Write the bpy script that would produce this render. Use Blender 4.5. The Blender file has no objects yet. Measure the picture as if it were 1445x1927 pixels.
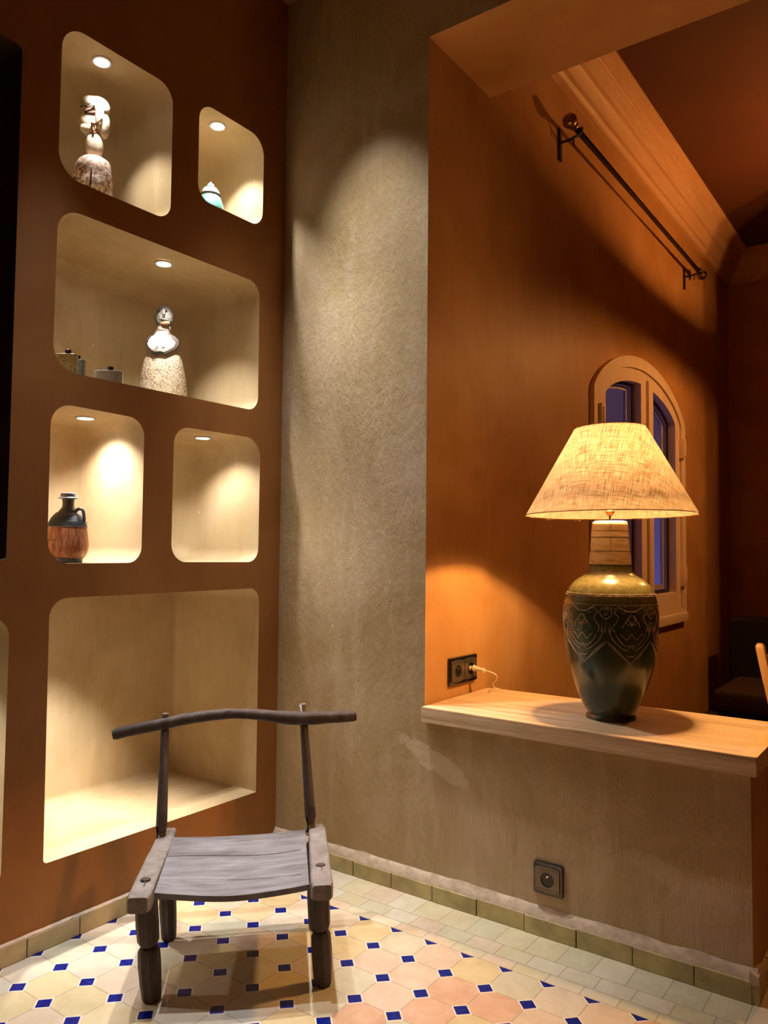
import bpy, bmesh, math, random
from mathutils import Vector, Matrix, noise
random.seed(7)
PI = math.pi
S = bpy.context.scene
COL = S.collection

# ------------------------------------------------------------------ camera
cam_d = bpy.data.cameras.new('camera')
cam = bpy.data.objects.new('camera', cam_d); COL.objects.link(cam)
cam_d.sensor_fit = 'VERTICAL'; cam_d.sensor_height = 36.0
cam_d.lens = 1467.95 * 36.0 / 1927.0
cam_d.clip_start = 0.02; cam_d.clip_end = 60
cam.matrix_world = Matrix(((0.80912743, 0.02060324, 0.58727192, 1.96795),
                           (0.58755845, -0.04430769, -0.80796776, -2.11563),
                           (0.0093739, 0.99880545, -0.04795617, 1.1),
                           (0, 0, 0, 1)))
cam_d.shift_y = 0.0
S.camera = cam
S.view_settings.view_transform = 'Standard'
S.view_settings.look = 'None'
S.view_settings.gamma = 1.0
S.view_settings.use_curve_mapping = False
S.view_settings.exposure = 0.0
S.cycles.use_denoising = True
S.cycles.max_bounces = 10
S.cycles.diffuse_bounces = 5
S.cycles.sample_clamp_indirect = 6.0

# ------------------------------------------------------------------ world: blue dusk outside the window
wd = bpy.data.worlds.new('dusk'); S.world = wd; wd.use_nodes = True
bg = wd.node_tree.nodes['Background']
_nt = wd.node_tree; _tc = _nt.nodes.new('ShaderNodeTexCoord'); _sp = _nt.nodes.new('ShaderNodeSeparateXYZ'); _cr = _nt.nodes.new('ShaderNodeValToRGB')
_nt.links.new(_tc.outputs['Generated'], _sp.inputs[0]); _mr = _nt.nodes.new('ShaderNodeMapRange'); _mr.inputs[1].default_value = -0.06; _mr.inputs[2].default_value = 0.16
_nt.links.new(_sp.outputs[2], _mr.inputs[0]); _nt.links.new(_mr.outputs[0], _cr.inputs[0]); _nt.links.new(_cr.outputs[0], bg.inputs[0])
_cr.color_ramp.elements[0].color = (0.075, 0.068, 0.27, 1); _cr.color_ramp.elements[1].color = (0.058, 0.030, 0.062, 1)
bg.inputs[1].default_value = 1.0

# ------------------------------------------------------------------ lights
COOL = (1.0, 0.96, 0.91)
def spot(name, loc, target, power, half_deg, blend, color=COOL, radius=0.02, parent=None):
    l = bpy.data.lights.new(name, 'SPOT'); l.energy = power; l.color = color
    l.spot_size = math.radians(2 * half_deg); l.spot_blend = blend; l.shadow_soft_size = radius
    o = bpy.data.objects.new(name, l); COL.objects.link(o)
    o.location = loc
    o.rotation_euler = (Vector(target) - Vector(loc)).to_track_quat('-Z', 'Y').to_euler()
    return o
CEIL_SPOTS = [   # position, target, power, half angle, blend, colour
    ((0.17, -0.19, 3.13), (0.44, -0.29, 0.0), 225, 18, 0.95, (0.98, 0.98, 1.0)),
    ((0.27, -0.35, 3.13), (0.66, -0.10, 0.0), 112, 28, 0.85, (1.0, 0.97, 0.94)),
    ((0.20, -0.95, 3.13), (0.26, -0.92, 0.0), 185, 17, 0.9, (0.90, 0.98, 1.12)),
    ((1.45, -1.00, 3.13), (1.15, -0.80, 0.0), 14, 20, 1.0, (1.0, 0.66, 0.36)),  # weak warm fill added on the right, no fixture
    ((1.60, -2.60, 3.13), (1.2, -2.0, 0.0), 8, 40, 1.0, (1.0, 0.70, 0.42)),  # added general fill from above the camera, no fixture
]

# ------------------------------------------------------------------ materials
def M_(name):
    m = bpy.data.materials.new(name); m.use_nodes = True
    nt = m.node_tree; b = nt.nodes['Principled BSDF']
    return m, nt, b
def N(nt, t, **kw):
    n = nt.nodes.new(t)
    for k, v in kw.items():
        if k in ('operation', 'blend_type', 'data_type', 'noise_dimensions', 'feature', 'wave_type', 'bands_direction', 'interpolation_type', 'distance', 'clamp', 'use_clamp'):
            setattr(n, k, v)
        else: n.inputs[k].default_value = v
    return n
def L(nt, a, b): nt.links.new(a, b)
def math_(nt, op, a, b=None, clamp=False):
    n = nt.nodes.new('ShaderNodeMath'); n.operation = op; n.use_clamp = clamp
    for i, v in enumerate((a, b)):
        if v is None: continue
        if isinstance(v, (int, float)): n.inputs[i].default_value = v
        else: nt.links.new(v, n.inputs[i])
    return n.outputs[0]
def mix(nt, fac, a, b, bt='MIX'):
    n = nt.nodes.new('ShaderNodeMix'); n.data_type = 'RGBA'; n.blend_type = bt
    for i, v in ((0, fac), (6, a), (7, b)):
        if isinstance(v, (int, float)): n.inputs[i].default_value = v
        elif isinstance(v, tuple): n.inputs[i].default_value = v if len(v) == 4 else (*v, 1)
        else: nt.links.new(v, n.inputs[i])
    return n.outputs[2]
def ramp(nt, src, stops, interp='LINEAR'):
    n = nt.nodes.new('ShaderNodeValToRGB'); n.color_ramp.interpolation = interp
    cr = n.color_ramp
    while len(cr.elements) < len(stops): cr.elements.new(0.5)
    for e, (p, c) in zip(cr.elements, stops):
        e.position = p; e.color = c if len(c) == 4 else (*c, 1)
    nt.links.new(src, n.inputs[0]); return n.outputs[0]
def coords(nt, scale=(1, 1, 1)):
    tc = nt.nodes.new('ShaderNodeTexCoord'); mp = nt.nodes.new('ShaderNodeMapping')
    mp.inputs['Scale'].default_value = scale
    nt.links.new(tc.outputs['Object'], mp.inputs[0]); return mp.outputs[0]
def noise_(nt, vec, scale, detail=4, rough=0.55, dist=0.0):
    n = nt.nodes.new('ShaderNodeTexNoise'); n.inputs['Scale'].default_value = scale
    n.inputs['Detail'].default_value = detail; n.inputs['Roughness'].default_value = rough
    n.inputs['Distortion'].default_value = dist
    nt.links.new(vec, n.inputs['Vector']); return n.outputs[0]
def bump(nt, b, h, strength, dist=0.01, prev=None):
    n = nt.nodes.new('ShaderNodeBump'); n.inputs['Strength'].default_value = strength
    n.inputs['Distance'].default_value = dist
    nt.links.new(h, n.inputs['Height'])
    if prev is not None: nt.links.new(prev, n.inputs['Normal'])
    nt.links.new(n.outputs[0], b.inputs['Normal']); return n.outputs[0]
def simple(name, col, rough=0.5, metal=0.0, var=0.0, scale=20, bmp=0.0, spec=0.5, coat=0.0):
    m, nt, b = M_(name)
    b.inputs['Roughness'].default_value = rough; b.inputs['Metallic'].default_value = metal
    b.inputs['Specular IOR Level'].default_value = spec; b.inputs['Coat Weight'].default_value = coat
    v = coords(nt); nz = noise_(nt, v, scale)
    c2 = tuple(max(0, c * (1 - var)) for c in col); c1 = tuple(min(1, c * (1 + var)) for c in col)
    L(nt, ramp(nt, nz, [(0.3, c2), (0.7, c1)]), b.inputs['Base Color'])
    if bmp: bump(nt, b, nz, bmp, 0.003)
    return m
def plaster(name, base, dark, light, rough=0.62, grain=0.25, stains=False, streak=0.5, spec=0.3, relief=0.15):
    m, nt, b = M_(name)
    v = coords(nt); vs = coords(nt, (3.2, 3.2, 0.55)); vf = coords(nt, (1, 1, .45))
    big = noise_(nt, v, 2.1, 5, 0.6, 0.6); st = noise_(nt, vs, 5.0, 6, 0.62, 0.4)
    c = ramp(nt, big, [(0.28, dark), (0.5, base), (0.74, light)])
    c = mix(nt, math_(nt, 'MULTIPLY', ramp(nt, st, [(0.52, (0, 0, 0)), (0.72, (1, 1, 1))]), streak), c, light)
    c = mix(nt, math_(nt, 'MULTIPLY', ramp(nt, st, [(0.3, (1, 1, 1)), (0.46, (0, 0, 0))]), streak * 0.8), c, dark)
    # sparse little pale chips
    vo = nt.nodes.new('ShaderNodeTexVoronoi'); vo.inputs['Scale'].default_value = 9.0; L(nt, v, vo.inputs['Vector'])
    chip = ramp(nt, vo.outputs['Distance'], [(0.03, (1, 1, 1)), (0.05, (0, 0, 0))])
    gate = ramp(nt, noise_(nt, v, 3.3, 2), [(0.58, (0, 0, 0)), (0.62, (1, 1, 1))])
    c = mix(nt, math_(nt, 'MULTIPLY', math_(nt, 'MULTIPLY', chip, gate), 0.7), c, tuple(min(1, x * 1.5) for x in light))
    if stains:
        sep = nt.nodes.new('ShaderNodeSeparateXYZ'); L(nt, v, sep.inputs[0])
        wob = math_(nt, 'MULTIPLY', math_(nt, 'SUBTRACT', noise_(nt, v, 11.0, 8, 0.75), 0.5), 5.0)
        def blob(cx, cz, rx, rz, slope):
            dx = math_(nt, 'SUBTRACT', sep.outputs[0], cx)
            dz = math_(nt, 'ADD', math_(nt, 'SUBTRACT', sep.outputs[2], cz), math_(nt, 'MULTIPLY', dx, slope))
            d = math_(nt, 'ADD', math_(nt, 'POWER', math_(nt, 'ABSOLUTE', math_(nt, 'DIVIDE', dx, rx)), 2.0),
                      math_(nt, 'POWER', math_(nt, 'ABSOLUTE', math_(nt, 'DIVIDE', dz, rz)), 2.0))
            d = math_(nt, 'ADD', d, wob)
            return ramp(nt, d, [(0.55, (1, 1, 1)), (0.95, (0, 0, 0))])
        for args, f in (((0.61, 0.435, 0.16, 0.036, 0.42), 0.40), ((1.36, 0.25, 0.11, 0.035, 0.25), 0.13), ((1.17, 0.315, 0.05, 0.02, 0.0), 0.10)):
            c = mix(nt, math_(nt, 'MULTIPLY', blob(*args), f), c, (0.80, 0.66, 0.50))
    L(nt, c, b.inputs['Base Color'])
    b.inputs['Roughness'].default_value = rough; b.inputs['Specular IOR Level'].default_value = spec
    g = noise_(nt, vf, 70.0, 6, 0.7); w = noise_(nt, vs, 9, 5, 0.6, 0.3)
    p = bump(nt, b, big, relief, 0.03); p = bump(nt, b, w, relief, 0.02, p); bump(nt, b, g, grain, 0.004, p)
    return m
PL_LEFT = plaster('plaster_shelf_wall', (0.30, 0.120, 0.028), (0.245, 0.090, 0.019), (0.335, 0.146, 0.040), rough=0.55, grain=0.08, streak=0.22, relief=0.05)
PL_BACK = plaster('plaster_back_wall', (0.45, 0.330, 0.180), (0.38, 0.265, 0.115), (0.56, 0.435, 0.295), grain=0.85, stains=True, streak=0.55)
PL_NICHE = plaster('plaster_niche', (0.55, 0.42, 0.24), (0.43, 0.30, 0.15), (0.66, 0.53, 0.34), rough=0.5, grain=0.12, relief=0.10, streak=0.35)
PL_FAR = plaster('plaster_far_room', (0.47, 0.24, 0.085), (0.37, 0.17, 0.05), (0.56, 0.31, 0.13), rough=0.5, grain=0.12, streak=0.22, relief=0.06)
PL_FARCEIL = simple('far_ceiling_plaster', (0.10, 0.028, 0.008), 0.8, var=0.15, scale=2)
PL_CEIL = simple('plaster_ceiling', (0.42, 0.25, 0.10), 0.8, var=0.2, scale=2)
PL_LEDGE = simple('raw_plaster', (0.52, 0.39, 0.27), 0.85, var=0.18, scale=40, bmp=0.8)
SHADEPL = simple('recess_shade_plaster', (0.07, 0.04, 0.015), 0.8, var=0.3, scale=3)  # shade of the unlit recess put into the plaster colour
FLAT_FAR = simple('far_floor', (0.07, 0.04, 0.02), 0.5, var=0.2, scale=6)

def wood(name, c1, c2, c3, axis=(1, 8, 8), scale=4.0, rough=0.55, bmp=0.25, rings=3.0, spec=0.4):
    m, nt, b = M_(name)
    v = coords(nt, axis); w = noise_(nt, v, scale, 8, 0.65, 0.6)
    f = noise_(nt, coords(nt, tuple(a * 3 for a in axis)), scale * 3, 4, 0.7)
    c = ramp(nt, w, [(0.30, c1), (0.5, c2), (0.70, c3)])
    c = mix(nt, 0.35, c, ramp(nt, f, [(0.35, c1), (0.65, c3)]))
    L(nt, c, b.inputs['Base Color']); b.inputs['Roughness'].default_value = rough
    b.inputs['Specular IOR Level'].default_value = spec
    p = bump(nt, b, w, bmp, 0.01); bump(nt, b, f, bmp, 0.004, p)
    return m
W_SHELF = wood('shelf_wood', (0.30, 0.16, 0.075), (0.62, 0.44, 0.26), (0.82, 0.64, 0.42), (0.55, 26, 20), 1.9, 0.36, 0.12)
W_FRAME = wood('window_wood', (0.66, 0.50, 0.36), (0.76, 0.59, 0.44), (0.82, 0.66, 0.50), (6, 6, 1), 3.0, 0.5, 0.05)
W_CROWN = wood('crown_wood', (0.56, 0.32, 0.16), (0.66, 0.40, 0.22), (0.74, 0.48, 0.27), (8, 1, 8), 3.0, 0.5, 0.05)
W_FARCHAIR = wood('far_chair_wood', (0.50, 0.26, 0.10), (0.60, 0.33, 0.13), (0.66, 0.40, 0.18), (6, 6, 1), 4.0, 0.4, 0.05)

def floor_mat():
    m, nt, b = M_('octagon_tile_floor')
    tc = nt.nodes.new('ShaderNodeTexCoord'); sep = nt.nodes.new('ShaderNodeSeparateXYZ'); L(nt, tc.outputs['Object'], sep.inputs[0])
    v = tc.outputs['Object']
    wx = math_(nt, 'MULTIPLY', math_(nt, 'SUBTRACT', noise_(nt, v, 9.0, 2), 0.5), 0.005)
    X = math_(nt, 'ADD', sep.outputs[0], wx); Y = math_(nt, 'ADD', sep.outputs[1], math_(nt, 'MULTIPLY', wx, -0.8))
    P, x0, y0 = 0.11716, 0.0595, -0.2115
    u = math_(nt, 'DIVIDE', math_(nt, 'SUBTRACT', X, x0), P); w = math_(nt, 'DIVIDE', math_(nt, 'SUBTRACT', Y, y0), 0.1164)
    ru, rw = math_(nt, 'ROUND', u), math_(nt, 'ROUND', w)
    du, dw = math_(nt, 'ABSOLUTE', math_(nt, 'SUBTRACT', u, ru)), math_(nt, 'ABSOLUTE', math_(nt, 'SUBTRACT', w, rw))
    dia = math_(nt, 'ADD', du, dw)
    dot = math_(nt, 'LESS_THAN', dia, 0.200)
    g1 = math_(nt, 'LESS_THAN', math_(nt, 'ABSOLUTE', math_(nt, 'SUBTRACT', dia, 0.222)), 0.024)
    g2 = math_(nt, 'MULTIPLY', math_(nt, 'LESS_THAN', math_(nt, 'MINIMUM', du, dw), 0.0115), math_(nt, 'GREATER_THAN', dia, 0.21))
    grout = math_(nt, 'MAXIMUM', g1, g2)
    comb = nt.nodes.new('ShaderNodeCombineXYZ'); L(nt, math_(nt, 'FLOOR', u), comb.inputs[0]); L(nt, math_(nt, 'FLOOR', w), comb.inputs[1])
    wn = nt.nodes.new('ShaderNodeTexWhiteNoise'); wn.noise_dimensions = '3D'; L(nt, comb.outputs[0], wn.inputs['Vector'])
    oc = ramp(nt, wn.outputs['Value'], [(0.0, (0.56, 0.43, 0.20)), (0.18, (0.56, 0.47, 0.36)), (0.34, (0.58, 0.42, 0.30)), (0.5, (0.47, 0.45, 0.32)), (0.64, (0.56, 0.41, 0.31)), (0.78, (0.50, 0.46, 0.38)), (0.90, (0.60, 0.46, 0.24))], 'CONSTANT')
    # fired terracotta tiles turn up more often away from the corner
    terr = math_(nt, 'GREATER_THAN', math_(nt, 'ADD', wn.outputs['Value'], math_(nt, 'MULTIPLY', X, 0.45)), 1.13)
    oc = mix(nt, terr, oc, (0.56, 0.27, 0.16))
    mott = noise_(nt, v, 16, 6, 0.65, 0.5)
    oc = mix(nt, 0.38, oc, ramp(nt, mott, [(0.3, (0.40, 0.29, 0.16)), (0.5, (0.56, 0.43, 0.27)), (0.7, (0.68, 0.55, 0.40))]))
    blue = ramp(nt, noise_(nt, v, 90, 4, 0.7), [(0.3, (0.001, 0.005, 0.085)), (0.60, (0.003, 0.014, 0.20)), (0.78, (0.06, 0.11, 0.42))])
    pat = mix(nt, dot, oc, blue)
    # zellige strip along the back wall, three rows of little squares
    cellx = 0.0935
    row = math_(nt, 'GREATER_THAN', Y, -0.105)
    row2 = math_(nt, 'LESS_THAN', Y, -0.168)
    off = math_(nt, 'ADD', math_(nt, 'MULTIPLY', row, 0.37), math_(nt, 'MULTIPLY', row2, 0.21))
    bu = math_(nt, 'ADD', math_(nt, 'DIVIDE', X, cellx), off)
    fb = math_(nt, 'ABSOLUTE', math_(nt, 'SUBTRACT', math_(nt, 'FRACT', bu), 0.5))
    gb = math_(nt, 'GREATER_THAN', fb, 0.487)
    for yy in (-0.105, -0.168):
        gb = math_(nt, 'MAXIMUM', gb, math_(nt, 'LESS_THAN', math_(nt, 'ABSOLUTE', math_(nt, 'SUBTRACT', Y, yy)), 0.0012))
    c2 = nt.nodes.new('ShaderNodeCombineXYZ'); L(nt, math_(nt, 'FLOOR', bu), c2.inputs[0]); L(nt, math_(nt, 'ADD', row, math_(nt, 'MULTIPLY', row2, 3.0)), c2.inputs[1])
    wn2 = nt.nodes.new('ShaderNodeTexWhiteNoise'); L(nt, c2.outputs[0], wn2.inputs['Vector'])
    bc = ramp(nt, wn2.outputs['Value'], [(0.0, (0.54, 0.45, 0.25)), (0.25, (0.60, 0.52, 0.39)), (0.5, (0.48, 0.44, 0.29)), (0.7, (0.60, 0.43, 0.30)), (0.85, (0.58, 0.55, 0.45))], 'CONSTANT')
    bc = mix(nt, 0.45, bc, ramp(nt, mott, [(0.3, (0.46, 0.36, 0.18)), (0.55, (0.60, 0.50, 0.33)), (0.75, (0.68, 0.61, 0.48))]))
    inb = math_(nt, 'GREATER_THAN', Y, y0)
    inb_g = math_(nt, 'LESS_THAN', math_(nt, 'ABSOLUTE', math_(nt, 'SUBTRACT', Y, y0)), 0.0012)
    gr = math_(nt, 'MAXIMUM', math_(nt, 'ADD', math_(nt, 'MULTIPLY', grout, math_(nt, 'SUBTRACT', 1.0, inb)), math_(nt, 'MULTIPLY', gb, inb)), inb_g)
    col = mix(nt, inb, pat, bc)
    dotv = math_(nt, 'MULTIPLY', dot, math_(nt, 'SUBTRACT', 1.0, inb))
    col = mix(nt, gr, col, mix(nt, math_(nt, 'MULTIPLY', g1, math_(nt, 'SUBTRACT', 1.0, inb)), (0.34, 0.25, 0.16), (0.66, 0.56, 0.44)))
    L(nt, col, b.inputs['Base Color'])
    rr = math_(nt, 'SUBTRACT', 0.50, math_(nt, 'MULTIPLY', dotv, 0.34)); L(nt, rr, b.inputs['Roughness'])
    h = math_(nt, 'SUBTRACT', math_(nt, 'MULTIPLY', mott, 0.5), math_(nt, 'MULTIPLY', gr, 0.6))
    p = bump(nt, b, h, 0.35, 0.006); bump(nt, b, math_(nt, 'MULTIPLY', noise_(nt, v, 120, 3), dotv), 0.5, 0.003, p)
    return m
FLOOR = floor_mat()
TILE_B = simple('glazed_skirting_tile', (0.45, 0.37, 0.16), 0.4, var=0.28, scale=14, bmp=0.3)
TILE_A = simple('ochre_skirting_tile', (0.50, 0.38, 0.20), 0.4, var=0.22, scale=12, bmp=0.3)
OLDWOOD = wood('weathered_chair_wood', (0.030, 0.018, 0.012), (0.062, 0.038, 0.026), (0.115, 0.078, 0.058), (9, 9, 1.3), 5.0, 0.62, 0.5)
OLDRAIL = wood('worn_rail_wood', (0.11, 0.085, 0.072), (0.21, 0.175, 0.155), (0.32, 0.28, 0.26), (6, 6, 6), 4.0, 0.55, 0.4)
def seat_mat():
    m, nt, b = M_('worn_grey_seat_board')
    tc = nt.nodes.new('ShaderNodeTexCoord'); mp = nt.nodes.new('ShaderNodeMapping'); mp.vector_type = 'TEXTURE'
    mp.inputs['Rotation'].default_value = (0, 0, math.radians(46.3)); L(nt, tc.outputs['Object'], mp.inputs[0])
    m2 = nt.nodes.new('ShaderNodeMapping'); m2.inputs['Scale'].default_value = (1.6, 14, 4); L(nt, mp.outputs[0], m2.inputs[0])
    w = noise_(nt, m2.outputs[0], 4.2, 8, 0.68, 0.8); big = noise_(nt, mp.outputs[0], 9, 4)
    c = ramp(nt, w, [(0.30, (0.05, 0.042, 0.042)), (0.46, (0.13, 0.12, 0.125)), (0.6, (0.20, 0.19, 0.20)), (0.75, (0.28, 0.27, 0.29))])
    c = mix(nt, 0.3, c, ramp(nt, big, [(0.35, (0.10, 0.08, 0.07)), (0.65, (0.24, 0.23, 0.25))]))
    L(nt, c, b.inputs['Base Color']); b.inputs['Roughness'].default_value = 0.5
    bump(nt, b, w, 0.5, 0.006); return m
SEAT = seat_mat()

def vase_glaze():
    m, nt, b = M_('green_vase_glaze')
    v = coords(nt); n1 = noise_(nt, v, 7, 5, 0.6); n2 = noise_(nt, v, 60, 4, 0.7)
    c = ramp(nt, n1, [(0.3, (0.016, 0.034, 0.018)), (0.55, (0.030, 0.058, 0.030)), (0.8, (0.075, 0.090, 0.040))])
    sep = nt.nodes.new('ShaderNodeSeparateXYZ'); L(nt, v, sep.inputs[0])
    up = ramp(nt, math_(nt, 'ADD', sep.outputs[2], math_(nt, 'MULTIPLY', n1, 0.05)), [(0.345, (0, 0, 0)), (0.395, (1, 1, 1))])
    c = mix(nt, math_(nt, 'MULTIPLY', up, 0.8), c, ramp(nt, n2, [(0.35, (0.16, 0.13, 0.045)), (0.65, (0.27, 0.23, 0.09))]))
    c = mix(nt, math_(nt, 'MULTIPLY', ramp(nt, n2, [(0.66, (0, 0, 0)), (0.76, (1, 1, 1))]), 0.5), c, (0.30, 0.22, 0.12))
    L(nt, c, b.inputs['Base Color']); b.inputs['Roughness'].default_value = 0.24; b.inputs['Coat Weight'].default_value = 0.4
    b.inputs['Coat Roughness'].default_value = 0.12
    bump(nt, b, noise_(nt, v, 22, 3), 0.15, 0.004); return m
VASE = vase_glaze()
CARVE = simple('carved_clay_line', (0.55, 0.40, 0.28), 0.7, var=0.25, scale=60)
def bone_mat():
    m, nt, b = M_('hide_wrapped_neck')
    v = coords(nt, (1, 1, 5)); n1 = noise_(nt, v, 18, 6, 0.7, 0.6)
    L(nt, ramp(nt, n1, [(0.3, (0.46, 0.24, 0.09)), (0.5, (0.74, 0.54, 0.30)), (0.7, (0.86, 0.70, 0.48))]), b.inputs['Base Color'])
    b.inputs['Roughness'].default_value = 0.45; bump(nt, b, n1, 0.3, 0.004); return m
BONE = bone_mat()
SEAM = simple('dark_seam', (0.06, 0.03, 0.012), 0.8)
def shade_mat():
    m, nt, b = M_('linen_lampshade')
    nt.nodes.remove(b); out = nt.nodes['Material Output']
    tc = nt.nodes.new('ShaderNodeTexCoord'); uv = tc.outputs['UV']
    def threads(rot, sx, sy, sc, wob):
        mp = nt.nodes.new('ShaderNodeMapping'); mp.inputs['Rotation'].default_value = (0, 0, rot); L(nt, uv, mp.inputs[0])
        m2 = nt.nodes.new('ShaderNodeMapping'); m2.inputs['Scale'].default_value = (sx, sy, 1); L(nt, mp.outputs[0], m2.inputs[0])
        return noise_(nt, m2.outputs[0], sc, 4, 0.62, wob)
    a = threads(0.75, 9, 190, 1.0, 0.25); c = threads(0.75, 190, 9, 1.0, 0.25); patch = threads(0.75, 14, 14, 1.0, 0.3)
    wv = math_(nt, 'MULTIPLY', math_(nt, 'ADD', a, c), 0.5)
    dk = math_(nt, 'MINIMUM', ramp(nt, a, [(0.27, (0.25,) * 3), (0.40, (1, 1, 1))]), ramp(nt, c, [(0.27, (0.25,) * 3), (0.40, (1, 1, 1))]))
    base = mix(nt, 1.0, ramp(nt, wv, [(0.38, (0.13, 0.060, 0.025)), (0.5, (0.33, 0.245, 0.15)), (0.6, (0.56, 0.52, 0.42))]), dk, 'MULTIPLY')
    base = mix(nt, math_(nt, 'MULTIPLY', ramp(nt, patch, [(0.45, (0, 0, 0)), (0.65, (1, 1, 1))]), 0.35), base, (0.46, 0.29, 0.20))
    d = nt.nodes.new('ShaderNodeBsdfDiffuse'); L(nt, mix(nt, 0.5, base, (0.88, 0.74, 0.55)), d.inputs[0])
    t = nt.nodes.new('ShaderNodeBsdfTranslucent'); L(nt, base, t.inputs[0])
    mx = nt.nodes.new('ShaderNodeMixShader'); mx.inputs[0].default_value = 0.56; L(nt, d.outputs[0], mx.inputs[1]); L(nt, t.outputs[0], mx.inputs[2])
    bp = nt.nodes.new('ShaderNodeBump'); bp.inputs['Strength'].default_value = 0.5; bp.inputs['Distance'].default_value = 0.002; L(nt, wv, bp.inputs['Height'])
    L(nt, bp.outputs[0], d.inputs['Normal']); L(nt, bp.outputs[0], t.inputs['Normal'])
    L(nt, mx.outputs[0], out.inputs['Surface']); return m
SHADE = shade_mat()
TRIMCLOTH = simple('lampshade_binding', (0.30, 0.14, 0.06), 0.9)
def emis(name, col, s):
    m, nt, b = M_(name); b.inputs['Base Color'].default_value = (*col, 1)
    b.inputs['Emission Color'].default_value = (*col, 1); b.inputs['Emission Strength'].default_value = s; return m
LENS = emis('lit_downlight_lens', (1.0, 0.97, 0.93), 24)
BULB = emis('warm_bulb', (1.0, 0.62, 0.28), 40)
CHROME = simple('brushed_steel', (0.72, 0.72, 0.74), 0.22, 1.0, var=0.08, scale=60)
WHITEMETAL = simple('white_trim_metal', (0.75, 0.73, 0.70), 0.3, 0.3)
BRASS = simple('aged_brass', (0.30, 0.17, 0.07), 0.35, 1.0, var=0.25, scale=80)
IRON = simple('dark_iron', (0.045, 0.030, 0.020), 0.35, 0.7, var=0.3, scale=50)
SOCK_F = simple('black_plastic_frame', (0.010, 0.009, 0.011), 0.14, 0.0, coat=0.6)
SOCK_P = simple('bronze_socket_plate', (0.16, 0.125, 0.085), 0.32, 0.65, var=0.08)
SOCK_H = simple('socket_recess', (0.012, 0.010, 0.008), 0.25)
CORD = simple('cream_cord', (0.72, 0.62, 0.45), 0.4)
DARKFAB = simple('dark_brown_upholstery', (0.010, 0.006, 0.004), 0.9, var=0.3, scale=30)
DARKFAB2 = simple('brown_seat_cushion', (0.035, 0.014, 0.006), 0.85, var=0.3, scale=30)
GASKET = simple('black_gasket', (0.006, 0.005, 0.006), 0.5)
def glass():
    m, nt, b = M_('window_glass'); nt.nodes.remove(b); out = nt.nodes['Material Output']
    tr = nt.nodes.new('ShaderNodeBsdfTransparent'); gl = nt.nodes.new('ShaderNodeBsdfGlossy'); gl.inputs['Roughness'].default_value = 0.02
    mx = nt.nodes.new('ShaderNodeMixShader'); mx.inputs[0].default_value = 0.08
    L(nt, tr.outputs[0], mx.inputs[1]); L(nt, gl.outputs[0], mx.inputs[2]); L(nt, mx.outputs[0], out.inputs['Surface']); return m
GLASS = glass()

# ------------------------------------------------------------------ mesh helpers (all coordinates are world metres)
ORG = {}
def obj(name, bm, m, parent=None, smooth=True, angle=40, kind=None, label=None):
    me = bpy.data.meshes.new(name)
    bmesh.ops.recalc_face_normals(bm, faces=bm.faces)
    org = ORG.get(parent.name, Vector((0, 0, 0))) if parent else Vector((0, 0, 0))
    bmesh.ops.translate(bm, verts=bm.verts, vec=-org)
    if smooth:
        for f in bm.faces: f.smooth = True
        for e in bm.edges:
            if len(e.link_faces) == 2 and e.calc_face_angle(0) > math.radians(angle): e.smooth = False
    bm.to_mesh(me); bm.free()
    for mm in (m if isinstance(m, list) else [m]): me.materials.append(mm)
    o = bpy.data.objects.new(name, me); COL.objects.link(o)
    if parent: o.parent = parent
    ORG[o.name] = org
    if kind: o['kind'] = kind
    if label: o['label'] = label
    return o
def struct(name, bm, m, parent=None, **k):
    return obj(name, bm, m, parent, kind='structure', **k)
def thing(name, label, cat, loc, group=None):
    o = bpy.data.objects.new(name, None); COL.objects.link(o); o.location = loc
    o.empty_display_size = 0.05
    o['label'] = label; o['category'] = cat
    if group: o['group'] = group
    ORG[o.name] = Vector(loc); return o
def box(bm, x0, x1, y0, y1, z0, z1, bev=0.0, seg=2, mi=0):
    vs = [bm.verts.new((x, y, z)) for x in (x0, x1) for y in (y0, y1) for z in (z0, z1)]
    fs = [bm.faces.new([vs[i] for i in q]) for q in ((0, 1, 3, 2), (4, 6, 7, 5), (0, 4, 5, 1), (2, 3, 7, 6), (0, 2, 6, 4), (1, 5, 7, 3))]
    for f in fs: f.material_index = mi
    if bev:
        es = {e for f in fs for e in f.edges}
        bmesh.ops.bevel(bm, geom=list(es), offset=bev, segments=seg, affect='EDGES', profile=0.6)
    return vs
def frame_of(d):
    d = d.normalized(); up = Vector((0, 0, 1)) if abs(d.z) < 0.95 else Vector((1, 0, 0))
    a = d.cross(up).normalized(); return a, d.cross(a).normalized()
def loft(bm, rings, close=True, cap0=True, cap1=True, mi=0):
    R = [[bm.verts.new(p) for p in r] for r in rings]
    n = len(rings[0])
    for a, b in zip(R, R[1:]):
        for i in range(n if close else n - 1):
            j = (i + 1) % n
            f = bm.faces.new((a[i], a[j], b[j], b[i])); f.material_index = mi
    if cap0: bm.faces.new(R[0]).material_index = mi
    if cap1: bm.faces.new(list(reversed(R[-1]))).material_index = mi
    return R
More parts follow.
